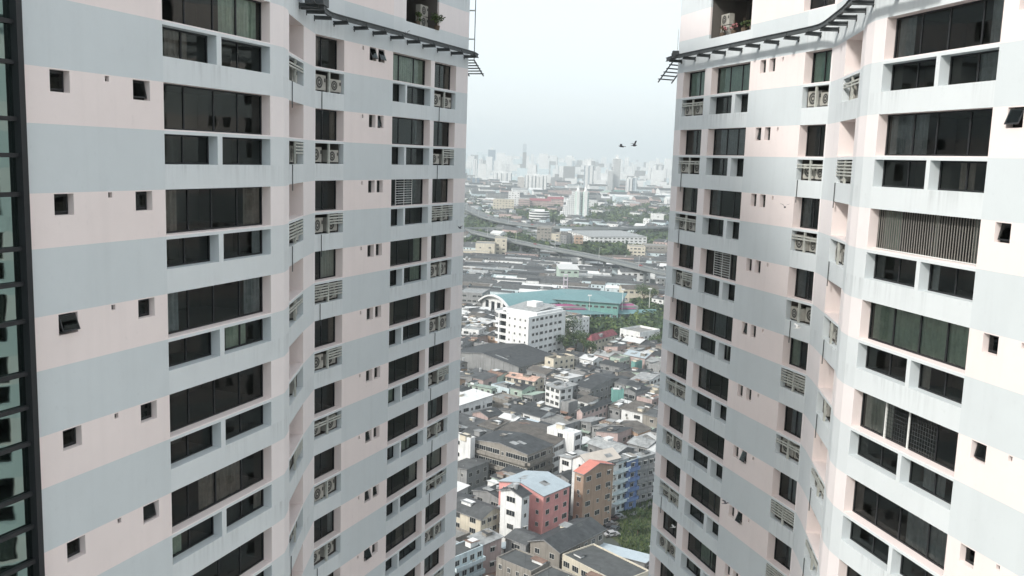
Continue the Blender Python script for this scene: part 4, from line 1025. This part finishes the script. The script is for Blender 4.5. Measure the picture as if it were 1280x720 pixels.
for (y, x, w_, d_) in sel:
    if ROWS >= 290: break
    h = rnd.choice([5.5, 6, 6, 6.5, 7, 7.5, 8]) if y > 270 else rnd.choice([6.5, 7, 8, 9.5, 10])
    # keep the lot, the field and the trees free
    bad = False
    for (pa, pb, pc, pd) in ((762, 620, 900, 716), (728, 392, 900, 436), (690, 418, 750, 454), (604, 352, 810, 396)):
        (xa, ya), (xb, yb) = at(pa, pd), at(pc, pb)
        if ya-3 < y < yb+3 and at(pa, (pb+pd)/2)[0]/at(pa, (pb+pd)/2)[1]*y-6 < x < at(pc, (pb+pd)/2)[0]/at(pc, (pb+pd)/2)[1]*y+6: bad = True
    if bad: continue
    if overlaps(x, y, w_, d_, A0):
        w_, d_ = w_*.55, d_*.7
        if overlaps(x, y, w_, d_, A0): continue
    rc, wc = rnd.choice(rcol), rnd.choice(wcol); rt = rnd.choice(['gablex', 'gablex', 'gablex', 'gabley', 'shedx', 'shedy', 'flat'])
    if rt == 'flat': rc = 'slab'
    fl = max(2, int(h/3)); far = y > 430
    kind = {'gablex': 'gabled', 'gabley': 'gabled', 'shedx': 'lean-to', 'shedy': 'lean-to', 'flat': 'flat'}[rt]
    zone = 'beside the lanes at the bottom' if y < 260 else 'in the rows below the white balcony building' if y < 440 else 'in the dense rows near the teal halls'
    side = 'left' if x/y < .03 else 'middle' if x/y < .10 else 'right'
    wn = dict(white='white', grey='grey', cream='cream', beige='beige', palepink='pinkish', paleblue='bluish', mint='mint', orange='orange')[wc]
    lab = f'{rname.get(rc, "grey")} {kind} roof {wn} walled house, {side} side, {zone}'
    lab = ' '.join(lab.split()[:16])
    building('row_house', lab, 'house', x, y, w_, d_, A0+rnd.uniform(-.03, .03), h, wc, rc, rt, fl, (rnd.choice([2.6, 3.2, 4]) if not far else 4.5, rnd.choice([2.6, 3.2]) if not far else 4.5),
             (rnd.choice([0, 1, 2, 3]), rnd.choice([0, 1, 2])), group=f'houses with {rname.get(rc, "grey")} roofs packed in rows', tank=1 if rnd.random() < .12 else 0, acs=.12 if not far else 0, winskip=.25, seed=ROWS, overhang=.35, detail=True, clutter=rnd.choice([1, 1, 2, 3]) if w_*d_ > 50 else 0,
             awn_=[(rnd.choice((0, 1)), rnd.choice(['rust', 'light', 'green', 'grey']))] if y < 400 and rnd.random() < .6 else None)
    ROWS += 1
LASTY = y
# beyond the first rows: the low roofs run on as one carpet of houses
def carpet(name, label, ya, yb, ang, mats, seed, sel=None, dens=1.0, hh=(5, 10), vmin=(8, 12), umin=(12, 45), keep=None):
    rnd = random.Random(seed); b = MB(); ca, sa = cos(ang), sin(ang); vv = -1500; nb = 0
    while vv < 3200:
        dd = rnd.uniform(*vmin); uu = -2200
        while uu < 2200:
            ww = rnd.uniform(*umin); u, v = uu+ww/2, vv+dd/2; x, y = u*ca-v*sa, u*sa+v*ca; uu += ww+(0 if rnd.random() < .7 else rnd.uniform(2, 8))
            if not (ya < y < yb and in_view(x, y, .02)) or rnd.random() > dens: continue
            if keep and not keep(x, y): continue
            if overlaps(x, y, ww, dd, ang): continue
            h = rnd.uniform(*hh); rs = dd*rnd.choice([0, .14, .18, .2]); w2, d2 = ww/2-.2, dd/2-.2
            def T(p): return (x+p[0]*ca-p[1]*sa, y+p[0]*sa+p[1]*ca, GZ+p[2])
            wi = rnd.choice([0, 0, 1, 2, 3]); ri = rnd.choice([4]*6+[5]*5+[6, 6, 7, 8])
            c = [(-w2, -d2), (w2, -d2), (w2, d2), (-w2, d2)]
            for i in range(4):
                p, q = c[i], c[(i+1) % 4]; b.quad(T((*p, 0)), T((*q, 0)), T((*q, h)), T((*p, h)), wi)
            o = .4
            b.quad(T((-w2-o, -d2-o, h)), T((w2+o, -d2-o, h)), T((w2+o, 0, h+rs+.05)), T((-w2-o, 0, h+rs+.05)), ri); b.quad(T((-w2-o, d2+o, h)), T((w2+o, d2+o, h)), T((w2+o, 0, h+rs+.05)), T((-w2-o, 0, h+rs+.05)), ri)
            if rs: b.poly([T((-w2, -d2, h)), T((-w2, d2, h)), T((-w2, 0, h+rs))], wi); b.poly([T((w2, -d2, h)), T((w2, d2, h)), T((w2, 0, h+rs))], wi)
            # window openings set in the near walls
            for f in range(int(h/3)):
                k = int(ww/3.5)
                for i in range(k):
                    xx = -w2+(i+.5)*2*w2/k
                    if rnd.random() < .75: b.quad(T((xx-.6, -d2-.03, f*3+1)), T((xx+.6, -d2-.03, f*3+1)), T((xx+.6, -d2-.03, f*3+2.2)), T((xx-.6, -d2-.03, f*3+2.2)), 9)
                for yy in (-d2*.5, d2*.4):
                    b.quad(T((w2+.03, yy-.6, f*3+1)), T((w2+.03, yy+.6, f*3+1)), T((w2+.03, yy+.6, f*3+2.2)), T((w2+.03, yy-.6, f*3+2.2)), 9)
            if rnd.random() < .3:   # pale skylight strips / patched sheets
                xx = rnd.uniform(-w2, w2-2); b.quad(T((xx, -d2, h+.1)), T((xx+rnd.uniform(1, 3), -d2, h+.1)), T((xx+1.5, -.2, h+rs+.13)), T((xx, -.2, h+rs+.13)), 7)
            nb += 1
            vv2 = 0
        vv += dd+(0 if rnd.random() < .5 else 5)
    o = b.build(name, mats); tag(o, label, 'houses', kind='stuff'); return nb
cm = [W['white'], W['paleblue'], W['grey'], W['palepink'], RF['dark'], RF['grey'], RF['brown'], RF['light'], RF['white'], M['pane']]
# ------------------------------------------------------------------ expressways
EXPR = []
conc = mat('viaduct_concrete', (.19, .205, .205), .85, .12, .05, streak=.2)
def viaduct(label, pts, h, w, lamp=True):
    P = [Vector(at(px, py, h)) for px, py in pts]
    # resample
    Q = [P[0]]
    for a, c in zip(P, P[1:]):
        n = max(1, int((c-a).length/30)); Q += [a+(c-a)*(i/n) for i in range(1, n+1)]
    for _ in range(3): Q = [Q[0]]+[(Q[i-1]+Q[i]*2+Q[i+1])/4 for i in range(1, len(Q)-1)]+[Q[-1]]
    r = thing('viaduct', label, 'viaduct', (Q[0].x, Q[0].y, GZ)); base = Vector((Q[0].x, Q[0].y, GZ))
    dk, rd, b1, pl_ = MB(), MB(), MB(), []
    N = [((Q[min(i+1, len(Q)-1)]-Q[max(i-1, 0)]).normalized()) for i in range(len(Q))]; N = [Vector((-n.y, n.x)) for n in N]
    def pt3(i, o, z): q = Q[i]+N[i]*o; return (q.x-base.x, q.y-base.y, z)
    for i in range(len(Q)-1):
        for (o0, z0, o1, z1) in ((-w/2, h, w/2, h), (-w/2, h-1.1, -w/2, h), (w/2, h-1.1, w/2, h), (-w/2, h-1.1, -w/4, h-2.2), (w/2, h-1.1, w/4, h-2.2), (-w/4, h-2.2, w/4, h-2.2)):
            dk.quad(pt3(i, o0, z0), pt3(i+1, o0, z0), pt3(i+1, o1, z1), pt3(i, o1, z1))
        rd.quad(pt3(i, -w/2+.5, h+.02), pt3(i+1, -w/2+.5, h+.02), pt3(i+1, w/2-.5, h+.02), pt3(i, w/2-.5, h+.02))
        for s in (-1, 1):
            for (o0, z0, o1, z1) in ((w/2-.4, h, w/2-.4, h+1), (w/2, h, w/2, h+1), (w/2-.4, h+1, w/2, h+1)):
                b1.quad(pt3(i, s*o0, z0), pt3(i+1, s*o0, z0), pt3(i+1, s*o1, z1), pt3(i, s*o1, z1))
        EXPR.append((Q[i], Q[i+1], w))
    dk.build('deck', conc, r); rd.build('carriageway', mat('carriageway_concrete', (.12, .13, .13), .9, .12, .1), r); b1.build('barrier', conc, r)
    pb = MB(); pb.box(-1.1, -1.1, 0, 1.1, 1.1, h-3.4); pb.box(-w*.32, -1.1, h-3.4, w*.32, 1.1, h-2.2); pm = pb.mesh('pier', conc)
    lp = MB(); lp.cyl((0, 0, h+.9), (0, 0, h+10), .14, .08, 6); lp.bar((0, 0, h+10), (2.2, 0, h+10.4), .12); lp.box(1.7, -.15, h+10.3, 2.7, .15, h+10.5); lm = lp.mesh('lamp_post', W['white'])
    for i in range(1, len(Q)-1):
        q = Q[i]-base.xy
        a = atan2(N[i].y, N[i].x); link('pier', pm, r, (q.x, q.y, 0), a)
        if lamp and i % 2 == 0: link('lamp_post', lm, r, (q.x-N[i].x*(w/2-.2), q.y-N[i].y*(w/2-.2), 0), a)
V1 = viaduct('lower elevated road crossing behind the dark roofs towards the right tower', [(560, 283), (600, 292), (650, 303), (695, 312), (740, 319), (780, 329), (830, 341), (880, 352)], 13, 13)
V2 = viaduct('wide elevated expressway running level across the middle distance', [(540, 240), (575, 256), (610, 272), (650, 282), (700, 286), (760, 286), (820, 284), (900, 280)], 16, 20)
V3 = viaduct('curved ramp of the interchange beside the left tower', [(555, 288), (600, 283), (640, 287), (690, 290), (720, 286)], 13, 10, False)
V4 = viaduct('narrow far ramp sweeping down at the left tower edge', [(560, 262), (590, 266), (620, 278), (650, 287), (675, 297), (700, 306)], 11, 10, False)
for a, c, w_ in EXPR: LANES.append(((a.x, a.y), (c.x, c.y), w_))
# vehicles on the expressway
rnd = random.Random(4); k = 0
for (a, c, w_) in EXPR:
    if w_ < 12 or (c-a).length < 10: continue
    for side in (-.28, .28):
        if rnd.random() < .45:
            n_ = (c-a).normalized(); p_ = a+(c-a)*rnd.random()+Vector((-n_.y, n_.x))*w_*side
            pc = rnd.choice([(.5, .5, .5), (.05, .05, .06), (.2, .21, .22), (.3, .05, .05)])
            car(p_.x, p_.y, atan2(n_.y, n_.x)+(0 if side > 0 else pi), pc, {(.5, .5, .5): 'white car driving on an elevated road', (.05, .05, .06): 'black car driving on an elevated road', (.2, .21, .22): 'grey car driving on an elevated road', (.3, .05, .05): 'red car driving on an elevated road'}[pc])
            o = bpy.data.objects[-1] if False else LASTCAR[0]; o.location.z = GZ+(13 if w_ < 15 else 16)+.04; o['group'] = 'vehicles on the elevated roads'

# ------------------------------------------------------------------ named mid-distance and far buildings
PM = {}
def pm_(key, *a):
    if key not in PM: PM[key] = pattern_mat('facade_'+key, *a)
    return PM[key]
def FACADE(k):
    d = dict(grid=((.62, .63, .62), (.16, .18, .2), 3.6, 3.3, .5, .5), vert=((.66, .67, .66), (.25, .28, .3), 7.0, 0, .45, .5), horiz=((.66, .66, .64), (.12, .14, .15), 0, 3.4, .5, .5),
      glass=((.14, .19, .24), (.07, .10, .14), 5, 3.5, .5, .6), beige=((.50, .48, .45), (.15, .15, .15), 3.4, 3.2, .5, .5), pinkg=((.58, .38, .38), (.2, .16, .16), 3.6, 3.2, .5, .5), vdark=((.45, .5, .52), (.12, .16, .2), 9, 3.5, .6, .7))
    return pm_(k, *d[k])
def hr(name, label, pxl, pxr, pyt, Y, fac='grid', cap=0, steps=None, cat='high-rise', dep=.7, bays=0, spire=0, ang=.0):
    pm = (pxl+pxr)/2; rx, _ = ratio(pm, 215); x = rx*Y; w_ = (pxr-pxl)/FPX*Y; d_ = w_*dep
    _, e = ratio(pm, pyt); H = max(e*Y-GZ, 8)
    r = thing(name, label, cat, (x, Y+d_/2, GZ), ang)
    b = MB(); b.box(-w_/2, -d_/2, 0, w_/2, d_/2, H, skip='b')
    b.build('wall', FACADE(fac), r)
    b = MB(); b.box(-w_/2-.3, -d_/2-.3, H, w_/2+.3, d_/2+.3, H+1.2); b.box(-w_*.2, -d_*.2, H+1.2, w_*.2, d_*.2, H+4+cap); b.build('roof', W['white'], r)
    for i in range(bays):       # projecting pale bays with dark recesses between
        u = -w_/2+(i+.5)*w_/bays; b = MB(); b.box(u-w_/bays*.3, -d_/2-w_*.03-1.5, 0, u+w_/bays*.3, -d_/2-.02, H*.985); b.build('bay', W['white'], r)
    if spire: b = MB(); b.cyl((0, 0, H), (0, 0, H+spire), w_*.12, .3, 8); b.build('spire', W['white'], r)
    return r, w_, d_, H
hr('high_rise', 'tall blue glass tower fading in haze at the left of the skyline', 609.5, 618.5, 187, 5600, 'glass', 10)
hr('high_rise', 'faintest and tallest slim tower right of the blue glass tower', 652.5, 657, 180, 6800, 'vdark', 6)
hr('high_rise', 'pale slim tower at the far left of the skyline', 584, 588, 209, 3800, 'grid')
hr('high_rise', 'left white slab of the tall pair beside the left tower', 591, 596.5, 200, 3600, 'vert', bays=2)
hr('high_rise', 'right white slab of the tall pair beside the left tower', 598.5, 603.5, 199, 3650, 'vert', bays=2)
for i, (a, lab) in enumerate(((584.5, 'leftmost'), (590.5, 'middle'), (596, 'rightmost'))): hr('high_rise', f'{lab} of three low bluish blocks at the left skyline foot', a, a+3.6, 222, 2900, 'glass')
hr('high_rise', 'wide white slab with four ribbed bays on the left', 616, 640, 216, 3200, 'vert', bays=4)
hr('high_rise', 'white peaked tower behind the ribbed slab', 632, 637, 205, 4200, 'grid', spire=25)
hr('high_rise', 'greyish beige block joined to the broad ribbed slab', 647.5, 656, 221.5, 2450, 'beige')
hr('high_rise', 'broad white and grey ribbed slab in the centre left', 656.5, 684, 219.5, 2450, 'vert', bays=6, dep=.4)
hr('high_rise', 'slim pale tower above the broad ribbed slab', 674, 678, 200, 4600, 'grid')
hr('high_rise', 'narrow grey tower centre of the skyline', 714.5, 718.5, 201, 4300, 'vdark')
hr('high_rise', 'dark blue glass tower with stepped top standing nearest', 730.5, 742, 207, 2850, 'vdark', 14, bays=2)
hr('high_rise', 'pinkish white block right of the dark glass tower', 744.5, 751, 209, 3500, 'grid')
hr('high_rise', 'thin white slab between pinkish block and striped tower', 757, 761, 212, 3300, 'vert')
hr('high_rise', 'tall banded tower with many pale floor stripes', 766.5, 775.5, 198.5, 2900, 'horiz', 8)
hr('high_rise', 'lower annex at the left foot of the banded tower', 760.5, 766.5, 214, 2880, 'horiz')
hr('high_rise', 'white slab right of the banded tower', 783.5, 791.5, 223.5, 2480, 'vert', bays=2)
hr('high_rise', 'grey slab attached to the white slab', 792, 797, 222.5, 2480, 'vdark')
hr('high_rise', 'pale wide tower faint behind the grey slab', 799, 806, 213, 4600, 'grid')
for i, (a, t, lab) in enumerate(((810, 210, 'first'), (816.5, 207, 'second'), (823, 208, 'third'), (829.5, 211, 'fourth'))): hr('high_rise', f'{lab} from left of the grey striped towers beside the right tower', a, a+4.3, t, 3500, 'vert', bays=1)
hr('high_rise', 'faint pale slab above the green domed roof', 722, 727, 213, 4800, 'grid')
hr('high_rise', 'faint slab between narrow grey and slim pale towers', 690, 697, 212, 4900, 'grid')

# ship shaped white residence
def ship():
    x, y = at(719, 274); FOOT.append((x, y, 46, 84, 70, 0)); r = thing('residence', 'white stepped residence shaped like a sail with twin spires', 'apartment block', (x, y, GZ))
    k = y/FPX
    top = [(700, 266), (703.5, 258), (707, 251), (710.5, 245), (714, 240)]
    for i, (px, py) in enumerate(top):
        hgt = (272-py)*k+4; b = MB(); b.box((px-719)*k, -8+i*.6, 0, (px+3.5-719)*k-.02, 14, hgt); b.build('stepped_wing', FACADE('grid'), r)
    for j, px in enumerate((717.5, 727)):
        b = MB(); b.box((px-719)*k, -10, 0, (px+7.5-719)*k, 12, 47); b.build('tower_block', pm_('mintg', (.52, .62, .58), (.2, .26, .26), 3.2, 3.2, .5, .5), r)
        b = MB(); b.box((px+1.8-719)*k, -12.5, 0, (px+5.4-719)*k, -10.02, 49); b.build('bay', W['white'], r)
        b = MB(); b.cyl(((px+3.7-719)*k, 0, 47), ((px+3.7-719)*k, 0, 59), 3.4, .2, 8); b.build('spire', W['white'], r)
    b = MB(); b.box(-30, -22, 0, 10, -10.1, 7); b.build('podium', W['white'], r)
ship()
def roundbuilding():
    x, y = at(674, 281); FOOT.append((x, y, 36, 56, 60, 0)); r = thing('round_building', 'round ended white building with dark window bands', 'office building', (x, y+12, GZ))
    k = y/FPX; w_ = 13*k; H = 20
    for i in range(5):
        b = MB(); n = 20
        for (rr, z0, z1, mi) in ((1.0, i*4, i*4+2.1, 0), (.96, i*4+2.1, i*4+4, 1)):
            P = [(w_*rr*cos(pi+pi*j/n), 12*rr*sin(pi+pi*j/n)) for j in range(n+1)]+[(w_*rr, 10), (-w_*rr, 10)]
            for p, q in zip(P, P[1:]+P[:1]): b.quad((*p, z0), (*q, z0), (*q, z1), (*p, z1), mi)
            b.poly([(*p, z1) for p in P], 0)
        b.build('storey', [W['white'], M['pane']], r)
    b = MB(); b.box(-w_*.5, -3, H, w_*.5, 7, H+3); b.build('roof_house', W['white'], r)
roundbuilding()
def blk(label, pxl, pxr, pyb, h, dep, wall, roof='slab', rt='flat', ang=0., sp=(5, 6), fl=3, name='building', cat='building', wm=(3, 3)):
    x, y = at((pxl+pxr)/2, pyb); w_ = (pxr-pxl)/FPX*y
    return building(name, label, cat, x, y+dep/2, w_, dep, ang, h, wall, roof, rt, fl, sp, wm, detail=False, winskip=.1)
blk('cream low building with long facade beside the left tower', 594, 618, 321, 13, 24, 'cream', sp=(9, 8), fl=2)
blk('cream stepped building right of the low cream one', 618, 633, 319, 17, 20, 'cream', sp=(6, 7), fl=4)
blk('long low beige hall against the left tower', 572, 612, 322, 6, 14, 'cream', 'light', sp=(7, 7), fl=1)
blk('long cream block on the left with open ground floor', 616, 642, 268, 26, 24, 'cream', sp=(5, 6), fl=6)
blk('taller white block behind the long cream block', 635, 649, 262, 34, 20, 'white', sp=(5, 6), fl=8)
blk('striped apartment row with pink and grey facade left', 648, 662, 264, 22, 26, 'palepink', sp=(3.5, 5), fl=6)
blk('long pinkish red roofed apartment row', 662, 688, 264, 20, 26, 'palepink', 'maroon', 'gablex', sp=(4, 6), fl=5)
blk('second red roofed apartment row behind the round building', 684, 704, 262, 21, 26, 'palepink', 'maroon', 'gablex', sp=(4, 6), fl=5)
blk('small pink box building beside the interchange', 638.5, 652, 281, 12, 14, 'palepink', fl=2, sp=(0, 0))
blk('white cubic building above the expressway near the right tower', 815, 829, 284, 20, 22, 'white', sp=(9, 8), fl=3)
blk('white box building right of the sail shaped residence', 735, 742, 264, 20, 18, 'white', fl=5)
blk('low white hall below the sail shaped residence', 724, 750, 285, 8, 16, 'palepink', 'light', 'gablex', fl=2)
B3('school_building', 'long grey slab with white end wall and white sloping roof behind trees', (738, 296), (752, 300), (776, 289), 16, 'building', wall='white', roof='light', rt='shedy', rise=1, fl=5, wins=(9, 5), wmesh=(3, 3))
blk('brownish apartment block with many windows above the lower viaduct', 672, 690, 312, 24, 20, 'beige', sp=(3.3, 4), fl=7, ang=-.15)
blk('cream apartment block stepping down right of the brownish one', 690, 700, 313, 18, 18, 'cream', sp=(3.3, 4), fl=5, ang=-.15)
blk('peach coloured apartment block by the lower viaduct', 718, 728, 317, 18, 16, 'orange', sp=(3.3, 4), fl=5)
blk('white mid-rise with small windows right of the brownish block', 700, 714, 303, 14, 18, 'white', 'blue', 'gablex', sp=(3.3, 4), fl=4)
blk('white walled low building behind the dark tree clump', 773, 795, 312, 9, 14, 'white', 'white', sp=(4, 5), fl=2)
blk('cream terrace block by the right tower', 786, 806, 326, 14, 20, 'cream', sp=(4, 5), fl=4)
blk('second cream terrace block touching the right tower', 806, 835, 322, 12, 26, 'beige', sp=(4, 5), fl=3)
blk('dome roofed green hall far right of the sail residence', 751, 768, 248, 16, 40, 'white', 'green', 'hip', sp=(0, 0), fl=1)
blk('teal block in front of the white slab', 768, 782, 246, 18, 30, 'green', 'slab', sp=(0, 0), fl=2)
blk('white low terrace right of centre far away', 768, 785, 262, 12, 30, 'white', 'light', sp=(6, 6), fl=3)
blk('long white school row right with arcade', 774, 812, 353, 9, 12, 'white', 'grey', 'gablex', sp=(4.5, 5), fl=2, ang=.1)
blk('second white school row nearer with balustrades', 776, 822, 378, 10, 12, 'cream', 'brown', 'gablex', sp=(4, 5), fl=2, ang=.1)
blk('mint white building standing behind the teal halls', 697, 722, 357, 13, 16, 'mint', 'white', 'shedy', sp=(4, 5), fl=3, ang=.1)
blk('dark glazed low building left of the arched hall', 574, 607, 392, 13, 22, 'grey', 'light', sp=(3, 4), fl=4, ang=-.2, wm=(3, 3))
blk('small white house cluster left behind the vast dark roof', 580, 603, 434, 9, 12, 'white', 'light', 'flat', sp=(3.2, 4), fl=3, ang=-.3)
blk('long pale sheet roof left of the white balcony building', 572, 612, 408, 6, 18, 'grey', 'white', 'shedy', sp=(0, 0), fl=1, ang=.1)

# the bushy field and the tree belts farther away
def belt(name, label, polys, n, rr, seed, hs=.8):
    rnd = random.Random(seed); b = MB()
    for _ in range(n):
        poly = rnd.choice(polys); (xa, ya, xb, yb) = poly
        px, py = rnd.uniform(xa, xb), rnd.uniform(ya, yb); x, y = at(px, py)
        if any(hypot(cx-x, cy-y) < rr_+(10 if rr_ in (46, 36) else -2) for cx, cy, rr_, _a, _b, _c in FOOT if rr_ > 8): continue
        r = rnd.uniform(*rr); mi = rnd.choice([(0, 0, 1), (0, 2), (1, 0, 2), (2, 2, 0)])
        leaf_cloud(b, (x, y, GZ+r*hs*.9), r, 16, r*.36, rnd, mi, hs, -.3)
    tag(b.build(name, [M['leaf'], M['leaf2'], M['leaf3']]), label, 'trees', kind='stuff')
belt('bushes', 'dense bushes filling the field below the teal halls', [(733, 397, 850, 415), (725, 405, 760, 417), (733, 400, 850, 420), (790, 380, 850, 400)], 2600, (1.4, 3.6), 1)
belt('tree_belt', 'hazy tree belts around and behind the expressway', [(566, 264, 860, 300), (566, 240, 860, 262), (690, 290, 740, 302), (566, 298, 660, 309), (705, 318, 800, 322), (566, 283, 625, 305), (566, 288, 610, 300), (640, 300, 690, 318), (730, 308, 780, 326), (738, 312, 784, 326), (796, 295, 850, 312), (735, 262, 850, 284), (650, 256, 700, 284), (735, 266, 815, 284), (566, 262, 655, 286), (790, 240, 850, 268), (670, 236, 700, 250), (575, 250, 615, 262), (600, 228, 655, 246), (765, 236, 800, 250)], 17000, (3.5, 8), 2)
belt('tree_belt', 'pale distant treetops under the skyline', [(560, 216, 860, 236), (560, 224, 700, 232)], 2600, (7, 16), 3, .6)

if LASTY < 600: carpet('house_carpet', 'dense small dark roofed houses between the white balcony building and the rows', LASTY+4, 640, A0, cm, 15, dens=.97, vmin=(7.5, 10), umin=(6, 14), hh=(5, 7), keep=lambda x, y: y < at(770, 436)[1] or x/y < .07 or y > at(770, 394)[1])
carpet('house_carpet', 'dense low dark roofs of the far quarter', max(LASTY-4, 640), 1010, radians(-14), cm, 5, dens=.97, vmin=(8, 12), umin=(9, 34), hh=(4, 6.5))
FREE = [(566, 283, 628, 303), (640, 300, 690, 316), (730, 310, 782, 326), (796, 296, 850, 310), (735, 264, 850, 283), (650, 262, 700, 284)]
def clear_of_trees(x, y):
    for (xa, ya, xb, yb) in FREE:
        a = at(xa, yb); c = at(xb, ya); r = x/y
        if a[1] < y < c[1] and at(xa, (ya+yb)/2)[0]/at(xa, (ya+yb)/2)[1] < r < at(xb, (ya+yb)/2)[0]/at(xb, (ya+yb)/2)[1]: return rnd.random() < .12
    return True
carpet('house_carpet', 'scattered pale houses around the expressway', 1010, 2000, radians(-30), cm, 6, dens=.50, vmin=(10, 17), umin=(9, 24), hh=(6, 14), keep=clear_of_trees)
carpet('house_carpet', 'hazy pale houses reaching the skyline', 2000, 3400, radians(10), cm, 7, dens=.30, vmin=(20, 34), umin=(18, 60), hh=(8, 24))
def farblocks():
    rnd = random.Random(12); b = MB()
    for _ in range(2600):
        y = 3200*math.exp(rnd.random()*1.3); x = y*rnd.uniform(-.1, .22); w_, d_ = rnd.uniform(16, 46), rnd.uniform(15, 40)
        h = rnd.choice([10, 12, 15, 20, 25, 35]) if rnd.random() < .80 else rnd.uniform(45, 130)*(1 if y > 4200 else .6)
        b.box(x-w_/2, y-d_/2, GZ, x+w_/2, y+d_/2, GZ+h, rnd.choice((0, 0, 1, 2, 3)), skip='bk')
    tag(b.build('far_city', [W['white'], W['paleblue'], W['grey'], W['white']]), 'low and mid-rise blocks dissolving in the haze below the skyline', 'buildings', kind='stuff')
farblocks()

# ------------------------------------------------------------------ the air
b = MB(); b.box(-5000, -400, GZ-1, 7000, 12000, 262)
hz = b.build('haze', None); hz.data.materials.clear()
hm = bpy.data.materials.new('haze'); hm.use_nodes = True; t = hm.node_tree; t.nodes.clear()
o = t.nodes.new('ShaderNodeOutputMaterial'); pv = t.nodes.new('ShaderNodeVolumePrincipled')
pv.inputs['Color'].default_value = (.87, .965, .99, 1); pv.inputs['Density'].default_value = .00018; pv.inputs['Anisotropy'].default_value = 0
t.links.new(pv.outputs[0], o.inputs['Volume']); hz.data.materials.append(hm)
tag(hz, kind='stuff')
